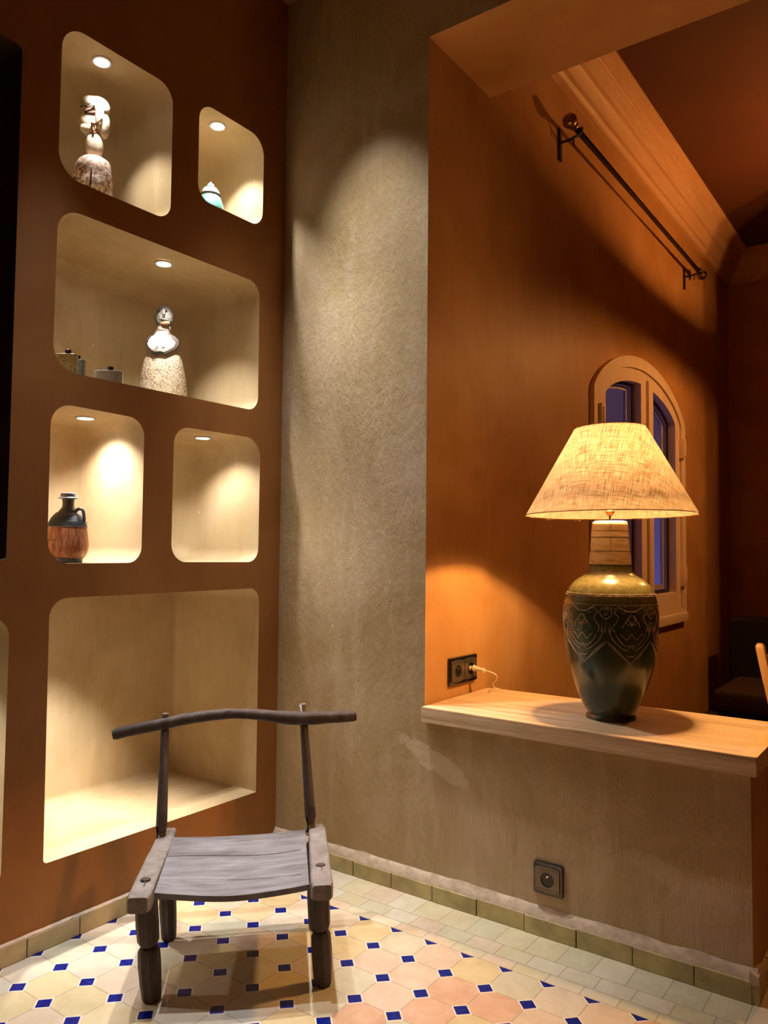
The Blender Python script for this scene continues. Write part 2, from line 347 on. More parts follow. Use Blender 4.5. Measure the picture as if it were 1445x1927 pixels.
def tube(bm, pts, rad, n=10, sq=0.0, up=None, wob=0.0, flat=1.0):
    pts = [Vector(p) for p in pts]; rings = []
    if not hasattr(rad, '__len__'): rad = [rad] * len(pts)
    a_prev = None
    for i, p in enumerate(pts):
        d = (pts[min(i + 1, len(pts) - 1)] - pts[max(i - 1, 0)]).normalized()
        if a_prev is None:
            a, b = frame_of(d)
            if up is not None: a = d.cross(Vector(up)).normalized(); b = a.cross(d).normalized()
        else:
            a = (a_prev - d * a_prev.dot(d)).normalized(); b = a.cross(d).normalized()
        a_prev = a; ring = []
        for k in range(n):
            t = 2 * PI * (k + 0.5) / n; c, s = math.cos(t), math.sin(t)
            if sq: e = 1 - sq; c = math.copysign(abs(c) ** e, c); s = math.copysign(abs(s) ** e, s)
            r = rad[i] * (1 + wob * noise.noise(p * 40 + Vector((c, s, 0)) * 2))
            ring.append(p + a * c * r + b * s * r * flat)
        rings.append(ring)
    loft(bm, rings)
def smooth_path(pts, n=6):
    pts = [Vector(p) for p in pts]; out = []
    for i in range(len(pts) - 1):
        p0, p1, p2, p3 = pts[max(i - 1, 0)], pts[i], pts[i + 1], pts[min(i + 2, len(pts) - 1)]
        for k in range(n):
            t = k / n
            out.append(0.5 * ((2 * p1) + (p2 - p0) * t + (2 * p0 - 5 * p1 + 4 * p2 - p3) * t * t + (3 * p1 - p0 - 3 * p2 + p3) * t ** 3))
    out.append(pts[-1]); return out
def lathe(bm, c, prof, n=48, sx=1.0, sy=1.0, cap0=True, cap1=True, mi=0, wob=0.0):
    cx_, cy_, cz_ = c
    rings = []
    for r, z in prof:
        ring = []
        for k in range(n):
            t = 2 * PI * k / n
            q = r * (1 + (wob * noise.noise(Vector((math.cos(t) * 1.5, math.sin(t) * 1.5, z * 20))) if wob else 0))
            ring.append(Vector((cx_ + q * math.cos(t) * sx, cy_ + q * math.sin(t) * sy, cz_ + z)))
        rings.append(ring)
    return loft(bm, rings, cap0=cap0, cap1=cap1, mi=mi)
def sprof(pts, n=6):
    return [(v.x, v.y) for v in smooth_path([(a, b, 0) for a, b in pts], n)]
def rrect(y0, y1, z0, z1, rs, n=8, wob=0.0):
    """rounded rectangle, corners bl, br, tr, tl"""
    out = []
    cs = [(y0, z0, PI, 1, 1), (y1, z0, 1.5 * PI, -1, 1), (y1, z1, 0, -1, -1), (y0, z1, 0.5 * PI, 1, -1)]
    for (cy_, cz_, a0, sy, sz), r in zip(cs, rs):
        for k in range(n + 1):
            a = a0 + 0.5 * PI * k / n
            out.append((cy_ + sy * r + r * math.cos(a), cz_ + sz * r + r * math.sin(a)))
    return out
def plate(outer, holes, to3, bm=None):
    """flat sheet with holes, filled by a 2D curve"""
    cu = bpy.data.curves.new('tmp', 'CURVE'); cu.dimensions = '2D'; cu.fill_mode = 'BOTH'
    for poly in [outer] + holes:
        sp = cu.splines.new('POLY'); sp.points.add(len(poly) - 1); sp.use_cyclic_u = True
        for p, q in zip(sp.points, poly): p.co = (q[0], q[1], 0, 1)
    o = bpy.data.objects.new('tmp', cu); COL.objects.link(o)
    dg = bpy.context.evaluated_depsgraph_get(); dg.update()
    me = bpy.data.meshes.new_from_object(o.evaluated_get(dg))
    bm = bm or bmesh.new(); b2 = bmesh.new(); b2.from_mesh(me)
    mp = {v: bm.verts.new(to3(v.co.x, v.co.y)) for v in b2.verts}
    for f in b2.faces:
        try: bm.faces.new([mp[v] for v in f.verts])
        except ValueError: pass
    b2.free(); bpy.data.objects.remove(o); bpy.data.curves.remove(cu); bpy.data.meshes.remove(me)
    return bm

# ------------------------------------------------------------------ the setting
XA, WB, XO, ZS, ZC = -0.065, 0.02, 0.585, 2.821, 3.20      # shelf wall, back wall, opening edge, soffit, ceiling
TH = 0.43                                                  # back wall thickness ends at y = 0.45
XW, YE, ZF = 0.569, 4.42, 3.43                             # far room: window wall, end wall, ceiling
XR, YN, XR2 = 3.6, -4.2, 4.6

R6 = 0.062
NICHES = {   # y0, y1, z0, z1, corner radii bl br tr tl, depth fillet, back x
    'n1': (-0.910, -0.517, 2.160, 2.606, (.075, .055, .060, .075), 0.10, -0.44),
    'n2': (-0.406, -0.098, 2.281, 2.617, (.055, .055, .065, .060), 0.10, -0.42),
    'n3': (-0.907, -0.108, 1.598, 2.068, (.075, .050, .055, .070), 0.05, -0.48),
    'n4': (-0.910, -0.597, 1.052, 1.502, (.062, .050, .060, .065), 0.09, -0.48),
    'n5': (-0.482, -0.092, 1.052, 1.497, (.060, .050, .065, .065), 0.09, -0.48),
    'n6': (-0.895, -0.082, 0.228, 0.955, (.012, .004, .050, .055), 0.030, -0.51),
    'n7': (-1.95, -1.010, 0.222, 0.915, (.02, .02, .060, .06), 0.030, -0.51),
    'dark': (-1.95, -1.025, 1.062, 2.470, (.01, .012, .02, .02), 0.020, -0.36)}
holes = [rrect(*NICHES[k][:4], NICHES[k][4]) for k in NICHES]
def irregular(poly, key):
    if key in ('dark',): return poly
    return [(y + 0.004 * noise.noise(Vector((y * 7, z * 7, 3.1))), z + 0.004 * noise.noise(Vector((y * 7, z * 7, 9.7)))) for y, z in poly]
holes = [irregular(h, k) for h, k in zip(holes, NICHES)]
bm = plate([(YN, 0), (WB, 0), (WB, ZC), (YN, ZC)], holes, lambda y, z: Vector((XA, y, z)))
wall_left = struct('wall_left', bm, PL_LEFT, smooth=False)
for (key, (y0, y1, z0, z1, rs, fr, xb)), h in zip(NICHES.items(), holes):
    rings = [[Vector((XA, y, z)) for y, z in h]]
    def inset(i, x):
        q = irregular(rrect(y0 + i, y1 - i, z0 + i, z1 - i, [max(r - i * .3, 0.003) for r in rs]), key)
        rings.append([Vector((x, y, z)) for y, z in q])
    inset(0.0, XA - 0.003)
    for k in range(1, 5): inset(0.0, XA - 0.003 + (xb + fr - XA) * k / 4)
    for k in range(1, 9):
        t = 0.5 * PI * k / 8; inset(fr * (1 - math.cos(t)), xb + fr - fr * math.sin(t))
    bm = bmesh.new(); loft(bm, rings, cap0=False, cap1=True)
    obj('niche', bm, SHADEPL if key == 'dark' else PL_NICHE, wall_left, angle=50)

# back wall: pier, sill wall and lintel round the wide opening
XE = 1.552
bm = bmesh.new()
def grid_face(bm, a, b, c, d, nu, nv, amp=0.0, nrm=None):
    V = [[None] * (nv + 1) for _ in range(nu + 1)]
    for i in range(nu + 1):
        for j in range(nv + 1):
            u, v = i / nu, j / nv
            p = Vector(a) * (1 - u) * (1 - v) + Vector(b) * u * (1 - v) + Vector(c) * u * v + Vector(d) * (1 - u) * v
            if amp and 0 < j < nv and 0 < i < nu: p += Vector(nrm) * amp * noise.noise(p * 2.3) * min(1, max(0, p.z - .12) / .7) * min(1, 3.5 * min(u, 1 - u) + .1)
            V[i][j] = bm.verts.new(p)
    for i in range(nu):
        for j in range(nv): bm.faces.new((V[i][j], V[i + 1][j], V[i + 1][j + 1], V[i][j + 1]))
grid_face(bm, (XA, WB, 0), (XO, WB, 0), (XO, WB, ZC), (XA, WB, ZC), 16, 60, 0.012, (0, 1, 0))
grid_face(bm, (XO, WB, 0), (XE, WB, 0), (XE, WB, 0.57), (XO, WB, 0.57), 20, 12, 0.006, (0, 1, 0))
box(bm, XO, XR, WB, WB + TH, ZS, ZC)
struct('wall_back', bm, PL_BACK, smooth=True, angle=60)
bm = bmesh.new()
q = lambda *p: bm.faces.new([bm.verts.new(v) for v in p])
y1 = WB + TH
q((XO, WB, 0), (XO, y1 - 0.012, 0), (XO, y1 - 0.012, ZS), (XO, WB, ZS))        # reveal
q((XO, y1 - 0.012, 0), (XW, y1, 0), (XW, y1, ZS), (XO, y1 - 0.012, ZS))
q((XE, WB, 0), (XE, y1, 0), (XE, y1, 0.56), (XE, WB, 0.56))                    # end of the sill wall
q((XO, WB, 0.56), (XE, WB, 0.56), (XE, y1, 0.56), (XO, y1, 0.56))
q((XO, y1, 0), (XE, y1, 0), (XE, y1, 0.56), (XO, y1, 0.56))
q((XO, WB, ZS - .0005), (XR, WB, ZS - .0005), (XR, y1 + .001, ZS - .0005), (XW, y1 + .001, ZS - .0005))      # soffit skin
q((XW, y1 + .001, ZS), (XR2, y1 + .001, ZS), (XR2, y1 + .001, ZF + .3), (XW, y1 + .001, ZF + .3))
struct('trim_1', bm, PL_FAR, smooth=False, label='orange plaster lining of the wide opening')
# floor, ceiling, unseen sides
bm = bmesh.new(); q((XA, YN, 0), (XR, YN, 0), (XR, WB, 0), (XA, WB, 0)); q((XE, WB, 0), (XR, WB, 0), (XR, y1, 0), (XE, y1, 0))
struct('floor', bm, FLOOR, smooth=False)
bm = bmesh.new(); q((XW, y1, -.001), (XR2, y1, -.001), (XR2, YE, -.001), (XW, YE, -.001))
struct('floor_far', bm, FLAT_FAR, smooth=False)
bm = bmesh.new(); q((XA, YN, ZC), (XR, YN, ZC), (XR, WB, ZC), (XA, WB, ZC))
struct('ceiling', bm, PL_CEIL, smooth=False)
bm = bmesh.new(); q((XR, YN, 0), (XR, WB, 0), (XR, WB, ZC), (XR, YN, ZC)); q((XR, WB, 0), (XR, y1, 0), (XR, y1, ZC), (XR, WB, ZC))
struct('wall_right', bm, PL_LEFT, smooth=False)
bm = bmesh.new(); q((XA, YN, 0), (XR, YN, 0), (XR, YN, ZC), (XA, YN, ZC))
struct('wall_near', bm, PL_LEFT, smooth=False)
bm = bmesh.new(); q((XW, YE, -.02), (XR2, YE, -.02), (XR2, YE, ZF + .4), (XW, YE, ZF + .4))
struct('wall_far_end', bm, PL_FAR, smooth=False)
bm = bmesh.new(); q((XR2, y1, 0), (XR2, YE, 0), (XR2, YE, ZF + .4), (XR2, y1, ZF + .4)); q((XR, y1, 0), (XR2, y1, 0), (XR2, y1, ZS), (XR, y1, ZS))
struct('wall_far_right', bm, PL_FAR, smooth=False)
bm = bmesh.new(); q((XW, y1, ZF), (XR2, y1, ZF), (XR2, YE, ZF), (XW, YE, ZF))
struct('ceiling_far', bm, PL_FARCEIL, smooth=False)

# window wall with the arched window hole
def arch(y0, y1, z0, zs, rise, n=28, ofs=0.0):
    """closed outline: bottom left, bottom right, up, and over a flattened arch"""
    y0 += ofs; y1 -= ofs; z0 += ofs
    cy_, hw = (y0 + y1) / 2, (y1 - y0) / 2
    pts = [(y0, z0), (y1, z0)]
    r = rise - ofs * 0.75
    for k in range(n + 1):
        t = PI * k / n
        c = math.cos(t)
        pts.append((cy_ + hw * c, zs + r * (1 - abs(c) ** 2.0) ** 0.72))
    return pts
WY0, WY1, WZ0, WZS, WR = 1.495, 3.085, 0.665, 1.895, 0.285
bm = plate([(y1, -.02), (YE, -.02), (YE, ZF + .3), (y1, ZF + .3)], [arch(WY0 + .02, WY1 - .02, WZ0 + .02, WZS, WR - .02)], lambda y, z: Vector((XW, y, z)))
struct('wall_far_left', bm, PL_FAR, smooth=False)
def solid_plate(outer, holes, x0, x1, bm=None):
    bm = bm or bmesh.new()
    for x in (x0, x1): plate(outer, holes, lambda y, z, x=x: Vector((x, y, z)), bm)
    for poly in [outer] + holes: loft(bm, [[Vector((x0, a, b)) for a, b in poly], [Vector((x1, a, b)) for a, b in poly]], cap0=False, cap1=False)
    return bm
win = bpy.data.objects.new('window_1', None); COL.objects.link(win); win['kind'] = 'structure'; ORG['window_1'] = Vector((0, 0, 0))
# casing ring
struct('window_frame', solid_plate(arch(WY0, WY1, WZ0, WZS, WR), [arch(WY0, WY1, WZ0, WZS, WR, ofs=0.085)], XW - 0.09, XW + 0.022), W_FRAME, win, smooth=True, angle=25)
bm = bmesh.new(); box(bm, XW - 0.005, XW + 0.034, WY0 + .03, WY1 - .0, WZ0 + 0.0, WZ0 + 0.055, 0.006)
struct('window_sill', bm, W_FRAME, win)
# two casements meeting in the middle
def half(ofs, side, y_mid, n=20, z0=None):
    full = arch(WY0, WY1, WZ0, WZS, WR, n=60, ofs=ofs)
    zf = lambda y: max([WZS] + [b for a, b in full[2:] if abs(a - y) < 0.03])
    a0 = full[0][0]; a1 = full[1][0]; zb = full[0][1]
    if side < 0: pts = [(a0, zb), (y_mid, zb)] + [(a, b) for a, b in full[2:] if a < y_mid]
    else: pts = [(y_mid, zb), (a1, zb)] + [(a, b) for a, b in full[2:] if a > y_mid]
    if side < 0: pts.insert(2, (y_mid, zf(y_mid)))
    else: pts.append((y_mid, zf(y_mid)))
    return pts
for side, ym, yin in ((-1, 2.345, 2.235), (1, 2.350, 2.455)):
    outer = half(0.088, side, ym); inner = half(0.185, side, yin)
    s = struct('casement', solid_plate(outer, [inner], XW - 0.07, XW + 0.010), W_FRAME, win, angle=25)
    struct('glazing_gasket', solid_plate(half(0.183, side, yin + .002 * -side), [half(0.207, side, yin + 0.024 * side)], XW - 0.040, XW - 0.034), GASKET, s, angle=25)
    struct('inner_bead', solid_plate(half(0.205, side, yin + .022 * side), [half(0.235, side, yin + 0.05 * side)], XW - 0.075, XW - 0.06), simple('lavender_lit_bead', (0.45, 0.40, 0.50), 0.5), s, angle=25)  # lavender dusk light on the edge put into the bead colour
    bm = plate(half(0.184, side, yin), [], lambda y, z: Vector((XW - 0.037, y, z)))
    struct('pane', bm, GLASS, s, smooth=False)
bm = bmesh.new(); box(bm, XW + 0.008, XW + 0.026, 2.325, 2.372, WZ0 + .09, 2.075, 0.005); struct('meeting_bead', bm, W_FRAME, win)
for y, z in ((1.575, 1.76), (1.575, 0.95), (3.005, 1.76), (3.005, 0.95)):
    bm = bmesh.new(); box(bm, XW + 0.006, XW + 0.040, y - .022, y + .022, z - 0.065, z + 0.065, 0.004)
    box(bm, XW + 0.036, XW + 0.046, y - .012, y + .012, z - 0.05, z + 0.05, 0.004); struct('hinge', bm, W_FRAME, win)

# crown moulding of the far room (long wall and end wall)
crown = [(0, -0.215), (0.022, -0.215), (0.022, -0.195), (0.034, -0.180), (0.046, -0.180), (0.046, -0.165), (0.062, -0.135), (0.078, -0.120),
         (0.078, -0.108), (0.090, -0.108), (0.105, -0.080), (0.120, -0.055), (0.120, -0.045), (0.128, -0.040), (0.133, -0.040), (0.135, -0.026), (0.160, -0.018), (0.185, -0.012), (0.185, 0.0), (0, 0.0)]
bm = bmesh.new(); zc = ZF + 0.0
loft(bm, [[Vector((XW + a, y1 + .003, zc + b)) for a, b in crown], [Vector((XW + a, YE - a, zc + b)) for a, b in crown], [Vector((XR2, YE - a, zc + b)) for a, b in crown]])
struct('trim_2', bm, W_CROWN, angle=20, label='stepped wooden crown moulding')

# skirting tiles with the raw plaster ledge on top
def skirting(name, pts_fn, m, ledge_fn, n0, n1, step, h):
    bm = bmesh.new()
    for k in range(n0, n1):
        pts_fn(bm, k * step + 0.0012, (k + 1) * step - 0.0012, h + random.uniform(-.003, .002))
    o = struct(name, bm, m, angle=30)
    b2 = bmesh.new(); ledge_fn(b2); struct('plaster_ledge', b2, PL_LEDGE, o, angle=60)
    return o
def tb(bm, a, b, h):
    a, b = max(a, XA) + 0, min(b, XE)
    if b - a > 0.01: box(bm, a, b, 0.0 + random.uniform(-.0015, .001), WB + .01, 0.0, h, 0.0015, 1)
def lb(bm):
    n = 120; rings = []
    for i in range(n + 1):
        x = XA + (XE + 0.012 - XA) * i / n
        w = 0.0025 * noise.noise(Vector((x * 30, 0, 0))); w2 = 0.005 * noise.noise(Vector((x * 13, 5, 0)))
        rings.append([Vector((x, 0.0015 + w, 0.048)), Vector((x, 0.002 + w, 0.053 + w * .5)), Vector((x, 0.012, 0.066 + w)), Vector((x, WB - .001, 0.079 + w2)), Vector((x, WB + .012, 0.079)), Vector((x, WB + .012, 0.048))])
    loft(bm, rings)
skirting('baseboard_back', tb, TILE_B, lb, -1, 11, 0.1575, 0.052)
bm = bmesh.new()
for k in range(3): box(bm, XE - .01, XE + 0.018, WB - 0.02 + k * 0.157 + .001, WB - 0.02 + (k + 1) * 0.157 - .001, 0, 0.050, 0.0015, 1)
o = struct('baseboard_end', bm, TILE_B, angle=30)
bm = bmesh.new(); rings = []
for i in range(30):
    y = WB - .022 + 0.12 * i / 29; w = 0.006 * noise.noise(Vector((y * 60, 2, 0))); f = 1 - (i / 29) ** 2
    rings.append([Vector((XE - .005, y, 0.047)), Vector((XE + .018 + w * .5, y, 0.050)), Vector((XE + .008 + .008 * f, y, 0.050 + .020 * f + w * f)), Vector((XE - .005, y, 0.05 + .028 * f + w))])
loft(bm, rings); struct('plaster_ledge', bm, PL_LEDGE, o, angle=60)
def ta(bm, a, b, h):
    a, b = max(a, YN), min(b, -0.002)
    if b - a > 0.01: box(bm, XA - .01, -0.053 + random.uniform(-.001, .001), a, b, 0.0, h, 0.002, 1)
def la(bm):
    rings = []
    for i in range(161):
        y = -2.4 + 2.4 * i / 160; w = 0.0015 * noise.noise(Vector((0, y * 30, 0)))
        rings.append([Vector((-0.0535, y, 0.050)), Vector((-0.0535 + w, y, 0.0545 + w)), Vector((XA - .003, y, 0.058 + w)), Vector((XA - .003, y, 0.05))])
    loft(bm, rings)
skirting('baseboard_left', ta, TILE_A, la, -27, 0, 0.1565, 0.053)

# ------------------------------------------------------------------ wooden shelf on the sill wall
sh = thing('shelf_board', 'thick pale wooden shelf slab capping the low wall beneath the lamp', 'shelf', (1.08, 0.2, 0.552))
bm = bmesh.new()
out = [(XO + .004, -0.010), (1.574, -0.018), (1.574, 0.455), (XW + .06, 0.440), (XO + .004, 0.430)]
vs0 = [Vector((a, b, 0.552)) for a, b in out]; vs1 = [Vector((a, b, 0.600)) for a, b in out]
loft(bm, [vs0, vs1]); bmesh.ops.bevel(bm, geom=[e for e in bm.edges], offset=0.0018, segments=2, affect='EDGES')
obj('slab', bm, W_SHELF, sh, angle=30)
bm = bmesh.new(); box(bm, 1.536, 1.5745, -0.015, 0.452, 0.5985, 0.6008, 0.0006, 1)
W_EDGE = wood('shelf_edge_wood', (0.56, 0.32, 0.14), (0.68, 0.44, 0.22), (0.76, 0.52, 0.30), (16, 1.2, 16), 2.2, 0.4, 0.08)
obj('end_lipping', bm, W_EDGE, sh, label='crosswise end strip')

# ------------------------------------------------------------------ table lamp
LX, LY, LZ = 1.126, 0.217, 0.6005
K = 0.00162
lamp = thing('table_lamp', 'large table lamp with carved green vase body and glowing cone linen shade', 'lamp', (LX, LY, LZ))
zz = lambda ypx: (1350 - ypx) * K
prof = [(40, 1356), (44, 1354.5), (46, 1350), (45.5, 1346), (42, 1341), (43, 1338), (50, 1327), (61, 1302), (70.5, 1276), (77.5, 1251), (81.5, 1226), (84.3, 1201), (86, 1175), (86, 1156), (84, 1136), (82, 1127)]
prof2 = [(82, 1127), (78, 1116), (70, 1103), (60, 1094), (49, 1087), (42.5, 1081), (39.5, 1074), (38, 1066), (37, 1060)]
bm = bmesh.new()
P = sprof([(r * K, max(0, zz(y))) for r, y in prof], 4) + sprof([(r * K, zz(y)) for r, y in prof2], 4)[1:]
lathe(bm, (LX, LY, LZ), P, 72); body = obj('vase_body', bm, VASE, lamp)
# radius at a height, for the carving
def rad_at(z):
    for (r0, z0), (r1, z1) in zip(P, P[1:]):
        if z0 <= z <= z1 and z1 > z0: return r0 + (r1 - r0) * (z - z0) / (z1 - z0)
    return P[-1][0]
bm = bmesh.new()
fdir = math.atan2(-2.11563 - LY, 1.96795 - LX)
def carve(path, th0, rad=0.0010, jit=0.0):
    pts = []
    for a, yp in path:
        th = th0 + math.radians(a + random.uniform(-jit, jit)); z = zz(yp); r = rad_at(z) + 0.0004
        pts.append(Vector((LX + r * math.cos(th), LY + r * math.sin(th), LZ + z)))
    if len(pts) > 2: pts = smooth_path(pts, 3)
    tube(bm, pts, [rad * random.uniform(0.55, 1.15) for _ in pts], 5)
S_ = 0.166
Y8 = lambda y: 1060 + y * S_
# motif paths: (angle in degrees across a 60 degree bay, source row)
motif = [
    [(-17, 478), (-12, 492), (-8, 515), (-4, 524), (4, 524), (8, 515), (12, 492), (17, 472)],
    [(-15, 486), (-10, 505), (-7, 527), (0, 533), (7, 527), (10, 505), (15, 482)],
    [(-17, 500), (-20, 540), (-16, 590), (-18, 640), (-22, 690), (-20, 750)],
    [(17, 500), (20, 540), (16, 590), (18, 640), (22, 690), (20, 750)],
    [(-27, 700), (-25, 780), (-19, 860), (-10, 925), (-5, 945)], [(27, 700), (25, 780), (19, 860), (10, 925), (5, 945)],
    [(-30, 845), (-24, 885), (-16, 950), (-8, 1020), (0, 1092)], [(30, 845), (24, 885), (16, 950), (8, 1020), (0, 1092)],
    [(-29, 870), (-23, 915), (-15, 980), (-6, 1045)], [(29, 870), (23, 915), (15, 980), (6, 1045)],
    [(0, 560), (-4, 600), (-9, 655), (-11, 700)], [(0, 560), (4, 600), (9, 655), (11, 700)],
    [(-3, 570), (-5, 620), (-2, 640), (0, 690), (2, 640), (5, 620), (3, 570)], [(-7, 640), (-4, 668), (0, 655), (4, 668), (7, 640)],
    [(-7, 740), (-4, 745)], [(7, 740), (4, 745)],
    [(-14, 765), (-10, 795), (-6, 830), (0, 765), (6, 830), (10, 795), (14, 765)], [(-19, 770), (-15, 830), (-9, 885), (-3, 900), (0, 880), (3, 900), (9, 885), (15, 830), (19, 770)],
    [(-4, 930), (0, 905), (4, 930)], [(-6, 990), (-3, 1010), (0, 1000), (3, 1010), (6, 990)],
    [(30, 480), (25, 500), (23, 545), (26, 590), (30, 610)], [(-30, 480), (-25, 500), (-23, 545), (-26, 590), (-30, 610)],
    [(27, 520), (30, 500), (33, 520)], [(28, 540), (30, 575), (32, 540)], [(26, 560), (28, 570)],
    [(30, 640), (29, 750)], [(26, 650), (24, 740), (27, 745)], [(34, 650), (36, 740), (33, 745)],
    [(-12, 540), (-9, 548)], [(12, 540), (9, 548)],
]
for kk in range(6):
    th0 = fdir + math.radians(25 + 60 * kk + 0)
    for pth in motif: carve([(a, Y8(y)) for a, y in pth], th0, 0.00105, 0.35)
    for _ in range(16):
        a = random.uniform(-30, 30); y = random.uniform(470, 500) if abs(a) < 16 else random.uniform(480, 560)
        carve([(a, Y8(y)), (a + random.uniform(-3, 3), Y8(y + random.uniform(-14, 14)))], th0, 0.0008)
for yy in (352, 372, 462): carve([(a, Y8(yy)) for a in range(0, 361, 6)], 0, 0.0009, 0.2)
for _ in range(150):
    a = random.uniform(0, 360); y = random.uniform(355, 372); carve([(a, Y8(y)), (a + random.uniform(1, 5), Y8(y + random.uniform(-3, 3)))], 0, 0.0007)
obj('carved_frieze', bm, CARVE, body, label='pale incised palmette frieze')
# hide wrapped neck in stacked bands
bm = bmesh.new()
for (ya, ra, yb, rb) in ((1066, 38.6, 1041, 36.6), (1041, 36.0, 1015, 34.2), (1015, 34.8, 1003, 34.0), (1003, 33.4, 990, 32.5)):
    lathe(bm, (LX, LY, LZ), [(ra * K - .001, zz(ya)), (ra * K, zz(ya) + .001), ((ra + rb) / 2 * K + .0003, zz((ya + yb) / 2)), (rb * K, zz(yb) - .001), (rb * K - .0015, zz(yb))], 48, cap0=False, cap1=False, wob=0.01)
lathe(bm, (LX, LY, LZ), [(32.3 * K, zz(990)), (31.5 * K, zz(987)), (28 * K, zz(984.5)), (0.002, zz(984))], 48, cap0=False, cap1=True)
neck = obj('wrapped_neck', bm, BONE, lamp, label='honey coloured wrapped neck in bands')
bm = bmesh.new()
for yy, rr in ((1066.5, 38.6), (1041, 36.6), (1015, 34.8), (1003, 34.1)):
    tube(bm, [(LX + (rr * K + .0002) * math.cos(math.radians(t)), LY + (rr * K + .0002) * math.sin(math.radians(t)), LZ + zz(yy) + 0.0008 * noise.noise(Vector((t * .05, yy, 0)))) for t in range(0, 361, 8)], 0.0007, 5)
for ya, yb, dt in ((1041, 1015, 2), (1003, 990, 3), (1066, 1041, 150)):
    th = fdir + math.radians(dt); tube(bm, [(LX + (r_ * K) * math.cos(th), LY + r_ * K * math.sin(th), LZ + zz(y_)) for y_, r_ in ((ya, 36.8 if ya > 1010 else 34.2), ((ya + yb) / 2, 35.9 if ya > 1010 else 33.7), (yb, 34.8 if ya > 1010 else 32.8))], 0.0007, 5)
obj('seam', bm, SEAM, neck)
# stem, socket, bulb
bm = bmesh.new(); tube(bm, [(LX, LY, LZ + zz(985)), (LX, LY, LZ + 0.672)], 0.0045, 12)
lathe(bm, (LX, LY, LZ), [(0.004, 0.608), (0.008, 0.610), (0.013, 0.618), (0.0145, 0.622), (0.010, 0.626), (0.008, 0.63)], 24)
obj('stem', bm, BRASS, lamp)
bm = bmesh.new(); lathe(bm, (LX, LY, LZ), [(0.012, 0.655), (0.016, 0.660), (0.016, 0.690), (0.013, 0.694)], 20); obj('bulb_holder', bm, BRASS, lamp)
bm = bmesh.new(); lathe(bm, (LX, LY, LZ), sprof([(0.011, 0.694), (0.014, 0.704), (0.024, 0.722), (0.028, 0.740), (0.022, 0.758), (0.004, 0.767)], 4), 24)
obj('bulb', bm, BULB, lamp)
# cone shade: thin walled with uv for the weave
RB, RT, ZB0, ZT0 = 0.2535, 0.1065, 0.612, 0.876
bm = bmesh.new(); uvl = bm.loops.layers.uv.new('uv'); n = 96; m_ = 14
gridv = []
for j in range(m_ + 1):
    t = j / m_; r = RB + (RT - RB) * t; z = ZB0 + (ZT0 - ZB0) * t
    ring = []
    for i in range(n):
        a = 2 * PI * i / n; rr = r * (1 + 0.002 * math.sin(3 * a + 1)); dz = 0.0035 * math.sin(a + 2.0)
        ring.append(bm.verts.new((LX + rr * math.cos(a), LY + rr * math.sin(a), LZ + z + dz)))
    gridv.append(ring)
for j in range(m_):
    for i in range(n):
        k = (i + 1) % n; f = bm.faces.new((gridv[j][i], gridv[j][k], gridv[j + 1][k], gridv[j + 1][i]))
        for lp, (ii, jj) in zip(f.loops, ((i, j), (i + 1, j), (i + 1, j + 1), (i, j + 1))):
            ang = ii / n * 2 * PI; fl = 1.0 - 0.26 * jj / m_ * 1.0
            rad = 0.44 - 0.30 * jj / m_; an = ang * 0.5
            lp[uvl].uv = (rad * 2.3 * math.cos(an), rad * 2.3 * math.sin(an))
shade = obj('lampshade', bm, SHADE, lamp, label='conical woven linen shade lit from inside')
bm = bmesh.new()
for r, z in ((RB, ZB0), (RT, ZT0)):
    tube(bm, [(LX + r * math.cos(2 * PI * i / 72), LY + r * math.sin(2 * PI * i / 72), LZ + z + 0.0035 * math.sin(2 * PI * i / 72 + 2.0)) for i in range(73)], 0.0013, 6)
for k in range(170):
    a = random.uniform(0, 2 * PI); top = random.random() < 0.35
    r, z = (RT, ZT0) if top else (RB, ZB0); ln = random.uniform(.003, .008); sg = 1 if top else -1
    p = Vector((LX + r * math.cos(a), LY + r * math.sin(a), LZ + z + 0.0035 * math.sin(a + 2)))
    t = Vector((-math.sin(a), math.cos(a), 0))
    tube(bm, [p, p + t * random.uniform(-.004, .004) + Vector((0, 0, sg * ln * .5)), p + t * random.uniform(-.007, .007) + Vector((0, 0, sg * ln))], 0.00035, 4)
obj('frayed_binding', bm, TRIMCLOTH, shade)
bm = bmesh.new()
for k in range(3):
    a = 2 * PI * k / 3 + 0.4; tube(bm, [(LX, LY, LZ + 0.862), (LX + RT * math.cos(a), LY + RT * math.sin(a), LZ + ZT0 - .002)], 0.0012, 6)
tube(bm, [(LX + 0.03, LY, LZ + 0.67), (LX + .045, LY, LZ + 0.74), (LX + .03, LY, LZ + 0.82), (LX, LY, LZ + 0.862)], 0.0012, 6)
obj('shade_carrier', bm, BRASS, shade)
# cord and plug
bm = bmesh.new()
PX = XO + 0.004
plug_pts = [(PX + 0.004, 0.300, 0.688), (PX + 0.016, 0.302, 0.688), (PX + 0.030, 0.303, 0.686), (PX + 0.055, 0.304, 0.683)]
tube(bm, plug_pts, [0.0125, 0.0115, 0.0075, 0.006], 14); tube(bm, [(PX + .053, .304, .6832), (PX + .059, .304, .6825)], 0.0085, 12)
cordpts = smooth_path([(PX + 0.055, 0.304, 0.683), (PX + 0.078, 0.308, 0.680), (PX + 0.095, 0.322, 0.668), (PX + 0.085, 0.340, 0.648), (PX + 0.060, 0.365, 0.632), (PX + 0.050, 0.392, 0.612), (PX + 0.058, 0.418, 0.6035)], 8)
b2 = bmesh.new(); tube(b2, cordpts, 0.0021, 8)
cord = obj('power_cord', b2, CORD, lamp); obj('plug', bm, CORD, cord)
